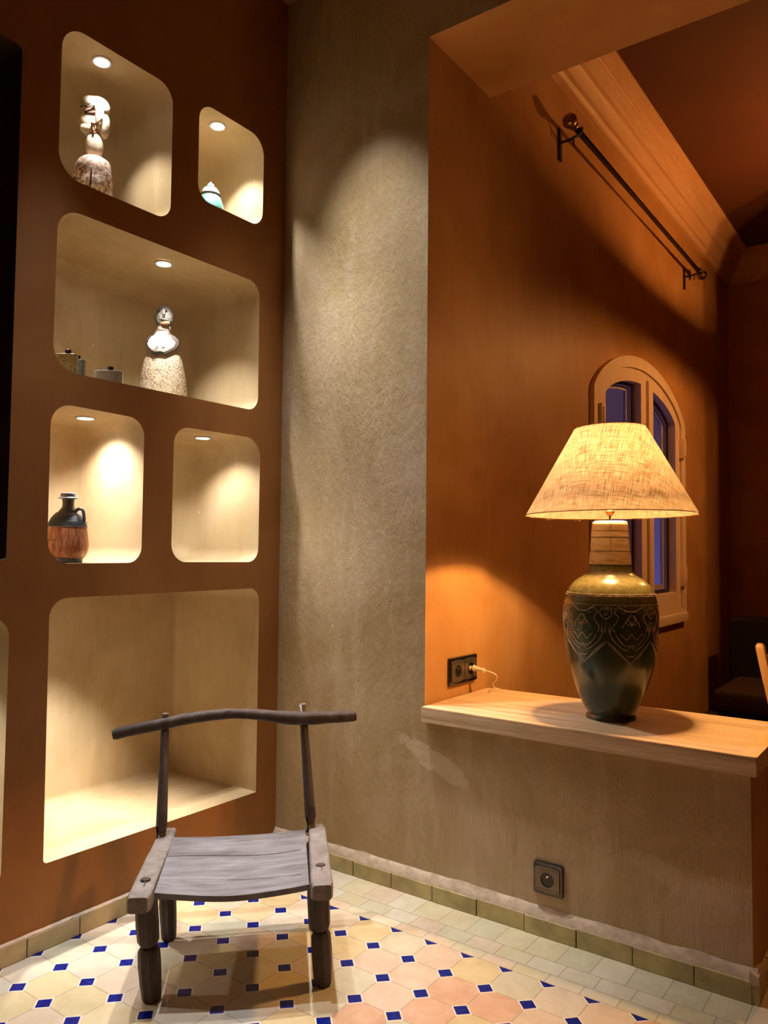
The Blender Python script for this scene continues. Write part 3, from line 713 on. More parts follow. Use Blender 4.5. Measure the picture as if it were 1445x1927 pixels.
# lamp light: bulb glow plus an added spot strengthening the light below the shade
def point(name, loc, power, color, radius, parent=None):
    l = bpy.data.lights.new(name, 'POINT'); l.energy = power; l.color = color; l.shadow_soft_size = radius
    o = bpy.data.objects.new(name, l); COL.objects.link(o); o.location = loc; return o
WARM = (1.0, 0.50, 0.16)
point('bulb_light', (LX, LY, LZ + 0.738), 40, (1.0, 0.53, 0.19), 0.034)
spot('bulb_down_boost', (LX, LY, LZ + 0.738), (LX, LY, 0), 165, 63, 0.03, (1.0, 0.55, 0.20), 0.034)

# ------------------------------------------------------------------ wall sockets
def gang_plate(bm, c, u, w, v, hw, hh, depth, r=0.006, mi=0, pillow=0.0):
    """rounded plate: c centre on wall, u horizontal unit, w outward normal, v up"""
    rings = []
    for (ins, d) in ((0, 0), (0, depth * .7), (0.0015, depth), (0.003, depth)):
        o_ = rrect(-hw + ins, hw - ins, -hh + ins, hh - ins, [max(r - ins, .001)] * 4, 5)
        rings.append([c + u * a + v * b + w * (d) for a, b in o_])
    loft(bm, rings, mi=mi)
def hole_disc(bm, c, u, w, v, R, d0, d1):
    rings = []
    for r, d in ((R, d0), (R * .97, d1), (R * .2, d1)):
        rings.append([c + (u * math.cos(t) + v * math.sin(t)) * r + w * d for t in [2 * PI * k / 28 for k in range(28)]])
    loft(bm, rings, cap0=False, cap1=True)
def socket(t, c, u, w, gangs, g=0.0455):
    v = Vector((0, 0, 1)); c = Vector(c); hw = g * gangs
    bm = bmesh.new(); gang_plate(bm, c, u, w, v, hw, g, 0.010, 0.007); fr = obj('surround', bm, SOCK_F, t, angle=30)
    for k in range(gangs):
        cc = c + u * (2 * k - gangs + 1) * g * (0.93 if gangs > 1 else 1)
        bm = bmesh.new()
        # plate with bowed top and bottom edges and a round well
        n = 28; hw2 = g * 0.80 if gangs == 1 else g * 0.90; hh2 = g * 0.70; outl = []
        for i in range(12): s = -1 + 2 * i / 12; outl.append((s * hw2, -hh2 - 0.004 * (1 - s * s)))
        for i in range(6): s = -1 + 2 * i / 6; outl.append((hw2, s * hh2))
        for i in range(12): s = 1 - 2 * i / 12; outl.append((s * hw2, hh2 + 0.004 * (1 - s * s)))
        for i in range(6): s = 1 - 2 * i / 6; outl.append((-hw2, s * hh2))
        circ = [(0.0205 * math.cos(2 * PI * i / 32), 0.0205 * math.sin(2 * PI * i / 32)) for i in range(32)]
        plate(outl, [circ], lambda a, b: cc + u * a + v * b + w * 0.0135, bm)
        loft(bm, [[cc + u * a + v * b + w * 0.0095 for a, b in outl], [cc + u * a + v * b + w * 0.0135 for a, b in outl]], cap0=False, cap1=False)
        for s in (-1, 1):
            for a0, a1, b0, b1 in ((-hw2 * .86, hw2 * .86, s * hh2 * .86 - .0008, s * hh2 * .86 + .0008),):
                vs = [cc + u * a + v * b + w * d for a in (a0, a1) for b in (b0, b1) for d in (0.013, 0.0148)]
                q8 = [bm.verts.new(p) for p in vs]
                for qd in ((0, 1, 3, 2), (4, 6, 7, 5), (0, 4, 5, 1), (2, 3, 7, 6), (1, 5, 7, 3)): bm.faces.new([q8[i] for i in qd])
        pl = obj('face_plate', bm, SOCK_P, t, angle=30)
        bm = bmesh.new(); hole_disc(bm, cc, u, w, v, 0.0205, 0.0133, 0.0102); obj('socket_well', bm, SOCK_H, pl)
        bm = bmesh.new(); tube(bm, [cc + v * .008 + w * .010, cc + v * .008 + w * .0150], 0.0024, 10)
        obj('earth_pin', bm, CHROME, pl)
t = thing('wall_socket', 'single bronze and black wall socket low on the back wall above the skirting', 'socket', (1.014, WB, 0.115), 'wall sockets')
socket(t, (1.014, WB, 0.160), Vector((1, 0, 0)), Vector((0, -1, 0)), 1)
t = thing('wall_socket', 'double wall socket with a cream plug in it beside the shelf', 'socket', (XO, 0.255, 0.64), 'wall sockets')
socket(t, (XO, 0.252, 0.688), Vector((0, 1, 0)), Vector((1, 0, 0)), 2, 0.0465)

# ------------------------------------------------------------------ low carved chair
CB = Vector((0.40, -0.62, 0.0))
ch = thing('carved_chair', 'low old dark wooden chair with bowed back rail and greyed plank seat', 'chair', CB)
E_ = Vector((0.69, 0.724, 0)).normalized(); Nn = Vector((-0.724, 0.69, 0)).normalized()
ZR = 0.282
railL = [Vector((0.100, -0.592, ZR)), Vector((0.405, -0.935, ZR - .004))]
railR = [Vector((0.415, -0.312, ZR)), Vector((0.706, -0.622, ZR - .002))]
def rail(p0, p1, w, h):
    bm = bmesh.new(); rings = []; d = (p1 - p0).normalized(); s = d.cross(Vector((0, 0, 1))).normalized(); n_ = 18
    for i in range(n_ + 1):
        t = i / n_; p = p0.lerp(p1, t); e = 1.0
        edge = min(t, 1 - t) * n_
        if edge < 1.0: e = 0.80 if edge == 0 else 1.0
        ww = (w * (0.93 + 0.13 * t) + 0.002 * noise.noise(p * 25)) * e; hh = h * e * (0.9 + .15 * t)
        o_ = rrect(-ww / 2, ww / 2, -hh, 0, [0.008 * e] * 4, 4)
        sag = 0.003 * noise.noise(p * 14)
        rings.append([p + s * a + Vector((0, 0, b + sag - (h - hh) * .3)) for a, b in o_])
    loft(bm, rings); return bm
for nm, (a, b) in (('l', railL), ('r', railR)):
    r_ = obj('side_rail', rail(a + E_ * (-.006 if nm == 'l' else .004), b, 0.053, 0.044), OLDRAIL, ch, angle=60)
    # round peg end flush on the top with its split
    pg = Vector((0.343, -0.866, ZR - .001)) if nm == 'l' else Vector((0.628, -0.538, ZR - .001))
    bm = bmesh.new(); rg = []
    for r, z in ((0.0125, -0.02), (0.0125, 0.0015), (0.011, 0.0028), (0.003, 0.003)):
        rg.append([pg + E_ * math.cos(2 * PI * k / 20) * r + Nn * math.sin(2 * PI * k / 20) * r * .8 + Vector((0, 0, z)) for k in range(20)])
    loft(bm, rg); tube(bm, [pg - Nn * .011 + Vector((0, 0, .001)), pg - Nn * .022 + E_ * .002 + Vector((0, 0, .0005)), pg - Nn * .034 + E_ * -.001 + Vector((0, 0, 0))], 0.0010, 5)
    obj('peg', bm, OLDWOOD, r_)
# seat plank, hollowed and thin
bm = bmesh.new()
c00, c10, c11, c01 = Vector((0.412, -0.893, 0)), Vector((0.674, -0.634, 0)), Vector((0.417, -0.360, 0)), Vector((0.160, -0.632, 0))
nu, nv = 22, 14; top = []; bot = []
for i in range(nu + 1):
    tr, br_ = [], []
    for j in range(nv + 1):
        u, v = i / nu, j / nv
        p = c00 * (1 - u) * (1 - v) + c10 * u * (1 - v) + c11 * u * v + c01 * (1 - u) * v
        dip = 0.012 * math.sin(PI * u) * (1 - 0.5 * v)
        bow = -0.010 * math.sin(PI * u) * (1 - v)
        p = p + Nn * bow + Vector((0, 0, 0.276 - dip + 0.0012 * noise.noise(Vector((u * 3, v * 20, 0)))))
        if abs(v * nv - 9) < .4: p.z -= 0.0015
        tr.append(bm.verts.new(p)); br_.append(bm.verts.new(p - Vector((0, 0, 0.014))))
    top.append(tr); bot.append(br_)
for i in range(nu):
    for j in range(nv):
        bm.faces.new((top[i][j], top[i + 1][j], top[i + 1][j + 1], top[i][j + 1])); bm.faces.new((bot[i][j + 1], bot[i + 1][j + 1], bot[i + 1][j], bot[i][j]))
    bm.faces.new((top[i][0], bot[i][0], bot[i + 1][0], top[i + 1][0])); bm.faces.new((top[i + 1][nv], bot[i + 1][nv], bot[i][nv], top[i][nv]))
for j in range(nv):
    bm.faces.new((top[0][j + 1], bot[0][j + 1], bot[0][j], top[0][j])); bm.faces.new((top[nu][j], bot[nu][j], bot[nu][j + 1], top[nu][j + 1]))
seat = obj('seat', bm, SEAT, ch, angle=50, label='greyed plank seat')
bm = bmesh.new()
zt_ = lambda u, v: 0.276 - 0.012 * math.sin(PI * u) * (1 - 0.5 * v) + .0002
def on_seat(u, v):
    p = c00 * (1 - u) * (1 - v) + c10 * u * (1 - v) + c11 * u * v + c01 * (1 - u) * v
    return p + Nn * (-0.010 * math.sin(PI * u) * (1 - v)) + Vector((0, 0, zt_(u, v) - .0002))
tube(bm, [on_seat(u, 0.62 + 0.02 * math.sin(u * 6)) for u in [k / 24 for k in range(0, 24)]], 0.0008, 4)
tube(bm, [on_seat(u, 0.20 + 0.03 * math.sin(u * 4)) for u in [0.45 + .5 * k / 16 for k in range(17)]], 0.0007, 4)
obj('seat_crack', bm, SEAM, seat)
def leg(foot, topv, r0, hfull, notch):
    bm = bmesh.new(); zs_ = [0.0, 0.006, 0.04, 0.085, notch - .012, notch - .003, notch, notch + .003, notch + .012, notch + .05, hfull]
    rs_ = [r0 * .78, r0 * .86, r0 * .96, r0 * 1.02, r0 * .98, r0 * .80, r0 * .66, r0 * .80, r0 * .98, r0 * 1.04, r0 * 1.0]
    pts = [Vector(foot).lerp(Vector(topv), z / hfull) for z in zs_]
    tube(bm, pts, rs_, 8, up=(0.3, 1, 0), wob=0.05); return bm
for foot, topv, r, h, nt_ in (((0.372, -0.862, 0), (0.357, -0.874, 0.242), 0.0270, 0.242, 0.130), ((0.661, -0.560, 0), (0.648, -0.566, 0.242), 0.0255, 0.242, 0.135),
                         ((0.165, -0.645, 0), (0.150, -0.650, 0.240), 0.0235, 0.240, 0.125), ((0.455, -0.350, 0), (0.440, -0.345, 0.240), 0.0235, 0.240, 0.125)):
    obj('leg', leg(foot, topv, r, h, nt_), OLDWOOD, ch, angle=30)
# back posts
for b0, t0, rr in (((0.139, -0.659, 0.270), (0.095, -0.619, 0.575), 1.0), ((0.428, -0.345, 0.270), (0.374, -0.326, 0.585), 1.0)):
    bm = bmesh.new(); b0, t0 = Vector(b0), Vector(t0)
    tube(bm, [b0.lerp(t0, k / 8) for k in range(9)], [0.0175, 0.0165, 0.0158, 0.0150, 0.0142, 0.0135, 0.0128, 0.0122, 0.0115], 10, wob=0.02)
    po = obj('back_post', bm, OLDWOOD, ch, angle=45)
    bm = bmesh.new(); d = (t0 - b0).normalized(); e0 = t0 + d * (0.030 if rr else 0)
    zt2 = 0.614 if b0.x < .3 else 0.631; k2 = (zt2 - t0.z) / d.z; tube(bm, [t0 + d * .005, t0 + d * (k2 - .003), t0 + d * k2], [0.0095, 0.0095, 0.0078], 8, sq=0.3); obj('tenon', bm, OLDRAIL, po, angle=30)
# bowed back rail
bm = bmesh.new()
bp = smooth_path([(-0.006, -0.724, 0.557), (0.040, -0.675, 0.571), (0.095, -0.618, 0.585), (0.140, -0.571, 0.597), (0.188, -0.521, 0.605), (0.232, -0.476, 0.608), (0.274, -0.431, 0.604), (0.325, -0.378, 0.594), (0.374, -0.326, 0.589), (0.430, -0.268, 0.589), (0.484, -0.210, 0.592)], 5)
rr = []
for i, p in enumerate(bp):
    t = i / (len(bp) - 1); e = 0.86 if i in (0, len(bp) - 1) else 1.0
    rr.append((0.0155 + 0.0035 * math.exp(-((t - .78) / .12) ** 2) + 0.001 * math.sin(9 * t)) * e)
tube(bm, bp, rr, 12, sq=0.35, up=(0, 0, 1), wob=0.08); obj('back_rail', bm, OLDWOOD, ch, angle=45, label='long bowed top rail')

# ------------------------------------------------------------------ niche downlights
def downlight(label, x, y, z, power, target, half=55, blend=0.6, group='niche downlights', r=0.0235, color=COOL):
    t = thing('recessed_downlight', label, 'light', (x, y, z), group)
    bm = bmesh.new(); lathe(bm, (x, y, z), [(r * 1.0, 0.002), (r * 1.32, 0.002), (r * 1.32, -0.002), (r * 1.2, -0.0035), (r, -0.0025), (r * 1.0, 0.002)], 32, cap0=False, cap1=False)
    obj('trim_ring', bm, WHITEMETAL, t)
    bm = bmesh.new(); lathe(bm, (x, y, z), [(r, 0.001), (r * 1.01, -0.001), (r * .9, -0.0022), (r * .3, -0.003)], 28); obj('lens', bm, LENS, t)
    spot('niche_light', (x, y, z - 0.006), target, power, half, blend, color, 0.018)
downlight('round downlight in the ceiling of the niche holding the pale carved figure', -0.135, -0.735, 2.604, 20, (-0.165, -0.655, 2.2), 40, 0.6)
downlight('round downlight in the ceiling of the small top niche with the turquoise jar', -0.135, -0.262, 2.615, 26, (-0.145, -0.195, 2.3), 42, 0.6)
downlight('round downlight above the bell shaped clay figure in the wide niche', -0.185, -0.445, 2.066, 30, (-0.21, -0.315, 1.6), 40, 0.8)
downlight('downlight half hidden at the left end of the wide niche', -0.33, -0.790, 2.066, 5, (-0.32, -0.75, 1.6), 40, 0.7)
downlight('round downlight over the brown jug', -0.205, -0.712, 1.500, 24, (-0.22, -0.63, 1.10), 60, 0.8)
downlight('round downlight in the empty niche beside the jug niche', -0.202, -0.243, 1.495, 15, (-0.17, -0.18, 1.05), 60, 0.8)
downlight('downlight hidden above the deep bench niche', -0.27, -0.66, 0.953, 62, (-0.29, -0.66, 0.2), 40, 0.9)
downlight('downlight in the niche cut by the left picture edge', -0.22, -1.25, 0.913, 26, (-0.22, -1.25, 0.2), 55, 0.8)
for k, (p, tg, pw, ha, bl, co) in enumerate(CEIL_SPOTS):
    spot('unseen_ceiling_spot', p, tg, pw, ha, bl, co, 0.018)

# ------------------------------------------------------------------ objects in the niches
PALE = simple('chalky_pale_wood', (0.62, 0.50, 0.36), 0.7, var=0.25, scale=35, bmp=0.4)
def speck(name, a, b, c, s=120, rough=0.7, metal=0.0):
    m, nt, bs = M_(name); v = coords(nt); n1 = noise_(nt, v, s, 3, 0.6); n2 = noise_(nt, v, 12, 3)
    col = ramp(nt, n1, [(0.40, a), (0.52, b), (0.65, c)]); col = mix(nt, ramp(nt, n2, [(0.4, (0, 0, 0)), (0.7, (.6, .6, .6))]), col, c)
    L(nt, col, bs.inputs['Base Color']); bs.inputs['Roughness'].default_value = rough; bs.inputs['Metallic'].default_value = metal
    bump(nt, bs, n1, 0.5, 0.003); return m
BASEMIX = speck('worn_red_painted_base', (0.13, 0.04, 0.03), (0.44, 0.30, 0.20), (0.62, 0.50, 0.40), 90)
CLAY = speck('speckled_buff_clay', (0.16, 0.09, 0.05), (0.44, 0.34, 0.22), (0.58, 0.50, 0.36), 170)
CLAYG = speck('speckled_grey_clay', (0.08, 0.07, 0.06), (0.20, 0.18, 0.155), (0.26, 0.245, 0.22), 160)
DKBRN = simple('dark_brown_line', (0.05, 0.028, 0.014), 0.7)
RUST = simple('rust_mouth', (0.30, 0.12, 0.05), 0.7, var=0.3, scale=70)
# carved wooden figure
RT_ = Vector((0.80912743, 0.58755845, 0)).normalized(); FW_ = Vector((0.5873, -0.808, 0)).normalized()   # right / towards viewer
F1 = Vector((-0.215, -0.700, 2.1605))
f1 = thing('carved_figure', 'chalky white carved figure with covered face on a round worn base', 'figurine', F1)
def blob(bm, c, rx, ry, rz, n=24, m_=14, fn=None, right=RT_, fwd=FW_):
    rings = []
    for j in range(m_ + 1):
        ph = -PI / 2 + PI * j / m_; cr = max(math.cos(ph), 0.02); z = math.sin(ph); ring = []
        for i in range(n):
            t = 2 * PI * i / n; a, b = cr * math.cos(t), cr * math.sin(t)
            d = Vector((a, b, z))
            if fn: d = fn(d)
            ring.append(Vector(c) + right * d.x * rx + fwd * d.y * ry + Vector((0, 0, d.z * rz)))
        rings.append(ring)
    loft(bm, rings)
bm = bmesh.new()
def rough(d): return d * (1 + 0.05 * noise.noise(d * 3.0))
lathe(bm, F1, sprof([(0.040, 0.0), (0.048, 0.006), (0.054, 0.04), (0.0575, 0.08), (0.0565, 0.125), (0.050, 0.155), (0.034, 0.171), (0.015, 0.176)], 4), 30, wob=0.10)
fb = obj('round_base', bm, BASEMIX, f1, label='chipped reddish base')
bm = bmesh.new()
for th in (2.2,):
    tube(bm, [F1 + RT_ * 0.058 * math.cos(x) + FW_ * 0.0585 * math.sin(x) + Vector((0, 0, 0.055 + 0.03 * (x - 1.2)))for x in [th + .12 * k for k in range(7)]], 0.0018, 6)
obj('black_band', bm, IRON, fb); bm = bmesh.new()
tube(bm, [F1 + FW_ * 0.058 + RT_ * .008 + Vector((0, 0, 0.030)), F1 + FW_ * 0.060 + RT_ * .014 + Vector((0, 0, 0.075)), F1 + FW_ * 0.059 + RT_ * .015 + Vector((0, 0, 0.110))], 0.0022, 6)
obj('black_band', bm, IRON, fb)
bm = bmesh.new(); c0 = F1 + Vector((0, 0, 0.217)); blob(bm, c0, 0.0275, 0.026, 0.050, fn=rough); obj('torso', bm, PALE, f1)
bm = bmesh.new()
# two cupped arms rising into the hood
blob(bm, F1 + Vector((0, 0, 0.290)) - RT_ * .012 + FW_ * .002, 0.039, 0.026, 0.050, fn=lambda d: Vector((d.x * (1 - .25 * max(0, -d.z)) - .18 * d.z * 0, d.y, d.z)))
blob(bm, F1 + Vector((0, 0, 0.284)) + RT_ * .026 - FW_ * .002, 0.020, 0.022, 0.045)
blob(bm, F1 + Vector((0, 0, 0.266)) - RT_ * .016 + FW_ * .014, 0.027, 0.013, 0.020)
obj('arms', bm, PALE, f1)
bm = bmesh.new()
blob(bm, F1 + Vector((0, 0, 0.336)) + RT_ * .001, 0.045, 0.032, 0.040, fn=lambda d: Vector((d.x, d.y, max(d.z, -0.55) if d.y > 0.1 else d.z)))
blob(bm, F1 + Vector((0, 0, 0.308)) + RT_ * .020 + FW_ * .018, 0.014, 0.012, 0.046)
blob(bm, F1 + Vector((0, 0, 0.346)) - RT_ * .012 + FW_ * .014, 0.030, 0.022, 0.024)
hd = obj('head', bm, PALE, f1)
bm = bmesh.new()
tube(bm, [F1 + Vector((0, 0, 0.330)) - RT_ * .038 + FW_ * .026, F1 + Vector((0, 0, 0.325)) - RT_ * .012 + FW_ * .036, F1 + Vector((0, 0, 0.329)) + RT_ * .010 + FW_ * .033], 0.0022, 6)
tube(bm, [F1 + Vector((0, 0, 0.352)) + RT_ * .009 + FW_ * .031, F1 + Vector((0, 0, 0.318)) + RT_ * .010 + FW_ * .030], 0.0012, 6)
for k in range(12):
    p = F1 + Vector((0, 0, 0.330 + .024 * random.random())) + RT_ * (-.032 + .036 * random.random()) + FW_ * .0315
    tube(bm, [p, p + RT_ * .003 + Vector((0, 0, random.uniform(-.004, .004)))], 0.0009, 4)
obj('carved_hair_marks', bm, DKBRN, hd)
bm = bmesh.new(); blob(bm, F1 + Vector((0, 0, 0.312)) - RT_ * .008 + FW_ * .0265, 0.019, 0.004, 0.013, fn=lambda d: Vector((d.x, d.y, d.z * (1 if d.z > 0 else .7))))  # raised blob, brown to stand for shade in the face hollow
obj('face_shade_blob', bm, simple('shaded_brown_wood', (0.16, 0.09, 0.05), 0.8, var=.3, scale=60), f1, label='face hollow with its shade put into the colour')
bm = bmesh.new(); vv = F1 + Vector((0, 0, 0.272)) + RT_ * .006 + FW_ * .028
tube(bm, [vv + RT_ * -.008 + Vector((0, 0, .003)), vv + RT_ * .008], 0.0035, 8, sq=.3)
tube(bm, [vv + Vector((0, 0, 0)), vv + Vector((0, 0, -.020)) + FW_ * .000, vv + Vector((0, 0, -.036)) - FW_ * .003], [0.0032, 0.0035, 0.0008], 8)
tube(bm, [vv + RT_ * .006 + Vector((0, 0, .002)), vv + RT_ * .024 + Vector((0, 0, .020)) - FW_ * .003], 0.003, 8)
obj('brown_peg', bm, RUST, f1)

# turquoise jar, half sunk behind the niche rim
J2 = Vector((-0.200, -0.232, 2.2815))
j2 = thing('ribbed_jar', 'small ribbed jar with pale cone lid and turquoise side in the top right niche', 'jar', J2)
TURQ = simple('turquoise_glaze', (0.16, 0.42, 0.38), 0.35, var=0.45, scale=30)
PALEBL = simple('pale_blue_grey_glaze', (0.42, 0.50, 0.50), 0.5, var=0.2, scale=60)
bm = bmesh.new(); lathe(bm, J2, sprof([(0.032, 0), (0.044, 0.01), (0.051, 0.035), (0.050, 0.058), (0.043, 0.082), (0.034, 0.104)], 4), 36)
obj('body', bm, TURQ, j2, label='turquoise body')
bm = bmesh.new(); lathe(bm, J2, [(0.0345, 0.104), (0.037, 0.105), (0.037, 0.109), (0.0345, 0.110)], 36); obj('dark_rim', bm, DKBRN, j2)
bm = bmesh.new(); lathe(bm, J2, [(0.0350, 0.110), (0.033, 0.116), (0.0335, 0.117), (0.029, 0.124), (0.0292, 0.125), (0.023, 0.132), (0.0115, 0.136), (0.011, 0.141), (0.013, 0.142), (0.012, 0.147), (0.005, 0.152), (0.002, 0.157)], 36, cap0=True)
obj('lid', bm, PALEBL, j2, label='pale stepped lid')

# bell shaped clay figure
F3 = Vector((-0.300, -0.347, 1.5985))
f3 = thing('clay_figure', 'bell shaped speckled clay woman with hands folded under a pale bib', 'figurine', F3)
bm = bmesh.new()
sy = 0.86
def blathe(bm, c, prof, n=36, yy=0.85):
    rings = [[Vector(c) + RT_ * r * math.cos(2 * PI * k / n) + FW_ * r * yy * math.sin(2 * PI * k / n) + Vector((0, 0, z)) for k in range(n)] for r, z in prof]
    loft(bm, rings)
blathe(bm, F3, sprof([(0.084, 0), (0.088, 0.006), (0.0865, 0.05), (0.081, 0.10), (0.071, 0.15), (0.060, 0.190), (0.053, 0.215), (0.042, 0.236), (0.029, 0.250), (0.0235, 0.266), (0.0245, 0.290)], 5))
obj('robe', bm, CLAY, f3)
bm = bmesh.new()
def face(d):
    s = 1.0
    if d.z > 0.5: s = 1 - .10 * (d.z - .5)
    if d.z < -0.3: s = 1 - .22 * (-d.z - .3)
    return Vector((d.x * s, d.y * s, d.z))
H3 = F3 + Vector((0, 0, 0.323)); blob(bm, H3, 0.0325, 0.032, 0.048, fn=face)
blob(bm, H3 + FW_ * .030 + RT_ * .006 + Vector((0, 0, .012)), 0.0065, 0.008, 0.013)      # nose
hd = obj('head', bm, CLAYG, f3, label='grey speckled head')
bm = bmesh.new()
for s in (-1, 1): blob(bm, H3 + RT_ * (.012 * s + .0) + FW_ * .0285 + Vector((0, 0, .020)), 0.0062, 0.0045, 0.0058, n=12, m_=8)
blob(bm, H3 + RT_ * .006 + FW_ * .0315 + Vector((0, 0, -.002)), 0.0055, 0.003, 0.004, n=12, m_=8)
tube(bm, [H3 + RT_ * -.012 + FW_ * .027 + Vector((0, 0, -.012)), H3 + RT_ * .004 + FW_ * .0325 + Vector((0, 0, -.014)), H3 + RT_ * .022 + FW_ * .024 + Vector((0, 0, -.016))], 0.0016, 6)
obj('eyes', bm, DKBRN, hd)
bm = bmesh.new(); blob(bm, H3 + RT_ * .010 + FW_ * .0245 + Vector((0, 0, -.025)), 0.017, 0.006, 0.008); obj('mouth', bm, RUST, hd, label='rust coloured open mouth')
# bib shield with folded hands, tilted forward
bib = [(-.026, .252), (-.042, .246), (-.0505, .236), (-.050, .220), (-.042, .207), (-.030, .196), (-.018, .186), (-.004, .185), (.004, .187), (.018, .184), (.030, .192), (.044, .206), (.051, .221), (.050, .234), (.038, .246), (.023, .254), (.018, .268), (-.017, .268)]
def bib3(a, z, d): # lie on the chest
    rr_ = 0.062 - (z - .185) * 0.45
    return F3 + RT_ * a + FW_ * (math.sqrt(max(rr_ ** 2 - (a * .8) ** 2, .0004)) * .86 + d + .004) + Vector((0, 0, z))
def bib_mesh(sc, d0, d1):
    bm = bmesh.new(); cx_, cz_ = 0.0, 0.222
    rings = []
    for f, d in ((1.0, d0), (1.0, d1), (0.94, d1 + .002), (0.6, d1 + .004), (0.2, d1 + .005)):
        rings.append([bib3(cx_ + (a - cx_) * f * sc, cz_ + (z - cz_) * f * sc, d) for a, z in bib])
    loft(bm, rings); return bm
obj('dark_collar', bib_mesh(1.20, -.006, 0.002), DKBRN, f3, label='dark brown border of the bib')
bibo = obj('bib', bib_mesh(1.0, 0.0, 0.006), simple('white_slip', (0.58, 0.53, 0.44), 0.7, var=0.15, scale=50, bmp=.3), f3, label='pale bib')
bm = bmesh.new()
for k in range(4):
    z = .192 + .004 * k
    tube(bm, [bib3(-.020 + .002 * k, z + .001, .0110), bib3(-.010, z - .001, .0112), bib3(-.002, z, .0112)], 0.0007, 5)
    tube(bm, [bib3(.004, z, .0112), bib3(.012, z + .001, .0112), bib3(.022 - .001 * k, z + .004, .0110)], 0.0007, 5)
obj('finger_lines', bm, DKBRN, bibo)

# flasks in the wide niche
SILV_SP = speck('speckled_gold_flask', (0.10, 0.08, 0.04), (0.55, 0.44, 0.20), (0.72, 0.62, 0.36), 260, 0.35, 0.35)
GREY_SP = speck('speckled_grey_flask', (0.10, 0.12, 0.13), (0.27, 0.31, 0.32), (0.36, 0.40, 0.40), 240, 0.5, 0.2)
def flask(label, c, w, h, d, mat, rot, cap=True):
    c = Vector(c); t = thing('hip_flask', label, 'flask', c, 'flasks in the wide niche')
    u = Vector((math.cos(rot), math.sin(rot), 0)); v = Vector((-math.sin(rot), math.cos(rot), 0))
    bm = bmesh.new(); rings = []
    for ins, z in ((.003, 0), (0, .002), (0, h - .003), (.002, h - .0008), (.005, h)):
        o_ = []
        for k in range(40):
            tt = 2 * PI * k / 40; cc, ss = math.cos(tt), math.sin(tt); e = 0.55
            a = math.copysign(abs(cc) ** e, cc) * (w / 2 - ins); b = math.copysign(abs(ss) ** 0.75, ss) * (d / 2 - ins)
            o_.append(c + u * a + v * (b + .12 * d * (a / (w / 2)) ** 2) + Vector((0, 0, z)))
        rings.append(o_)
    loft(bm, rings); obj('body', bm, mat, t)
    if cap:
        bm = bmesh.new()
        rg = lambda r, z, dx: [c + u * (r * math.cos(2 * PI * k / 20) + dx) + v * r * .8 * math.sin(2 * PI * k / 20) + Vector((0, 0, h + z)) for k in range(20)]
        loft(bm, [rg(.0075, -.001, w * .08), rg(.0075, .003, w * .08), rg(.010, .0035, w * .08), rg(.010, .0105, w * .08), rg(.008, .0120, w * .08)])
        cp = obj('cap', bm, simple('dark_cap_metal', (0.10, 0.09, 0.085), 0.3, 0.9), t)
        bm = bmesh.new(); pa = c + Vector((0, 0, h + .001)); tube(bm, [pa - u * w * .28, pa - u * w * .2 + Vector((0, 0, .005)), pa + u * w * .0 + Vector((0, 0, .006))], 0.0018, 6); obj('hinge_arm', bm, CHROME, t)
    return t
flask('tall gold speckled hip flask at the left end of the wide niche', (-0.200, -0.786, 1.5985), 0.070, 0.088, 0.022, SILV_SP, 0.62)
flask('grey speckled hip flask behind the gold one', (-0.300, -0.690, 1.5985), 0.060, 0.104, 0.020, GREY_SP, 0.62)
flask('plain polished steel hip flask between the speckled flasks and the clay woman', (-0.190, -0.646, 1.5985), 0.092, 0.062, 0.024, simple('satin_steel', (0.62, 0.62, 0.66), 0.3, 0.45, var=0.15, scale=50), 0.70)

# jug
JG = Vector((-0.160, -0.790, 1.0525))
jg = thing('clay_jug', 'stout clay jug with black ribbed shoulder and orange brown belly', 'jug', JG)
def jugmat():
    m, nt, b = M_('orange_brown_belly'); v = coords(nt, (9, 9, 1)); n1 = noise_(nt, v, 14, 6, 0.7, .5)
    L(nt, ramp(nt, n1, [(0.33, (0.12, 0.040, 0.018)), (0.46, (0.42, 0.14, 0.06)), (0.60, (0.62, 0.24, 0.10)), (0.75, (0.70, 0.38, 0.22))]), b.inputs['Base Color'])
    b.inputs['Roughness'].default_value = 0.4; bump(nt, b, n1, .3, .003); return m
BLK = simple('charcoal_clay', (0.12, 0.12, 0.13), 0.42, var=0.35, scale=60, bmp=0.3)
kj = 1 / 630.5
bm = bmesh.new()
lathe(bm, JG, sprof([(0.042, 0.0), (0.044, 0.003), (0.043, 0.010), (0.050, 0.016), (0.0575, 0.030), (0.0605, 0.050), (0.0590, 0.070), (0.0565, 0.090), (0.0545, 0.106)], 4), 40)
obj('belly', bm, jugmat(), jg, label='streaked orange brown belly')
bm = bmesh.new()
pr = []
for k in range(65):
    t = k / 64; z = 0.106 + 0.042 * t; r = 0.0550 * math.cos(t * 1.02) ** 0.8; r += 0.0012 * math.cos(k * 2 * PI / 5) if k < 54 else 0; pr.append((r, z))
pr += sprof([(pr[-1][0] - .004, 0.149), (0.0225, 0.157), (0.0175, 0.165), (0.0165, 0.176), (0.0175, 0.186), (0.0185, 0.189)], 4)
lathe(bm, JG, pr, 40); tube(bm, [JG + Vector((0.0548 * math.cos(a), 0.0548 * math.sin(a), 0.1065)) for a in [2 * PI * k / 40 for k in range(41)]], 0.0014, 6)
obj('ribbed_shoulder', bm, BLK, jg, label='black ribbed shoulder and neck', angle=60)
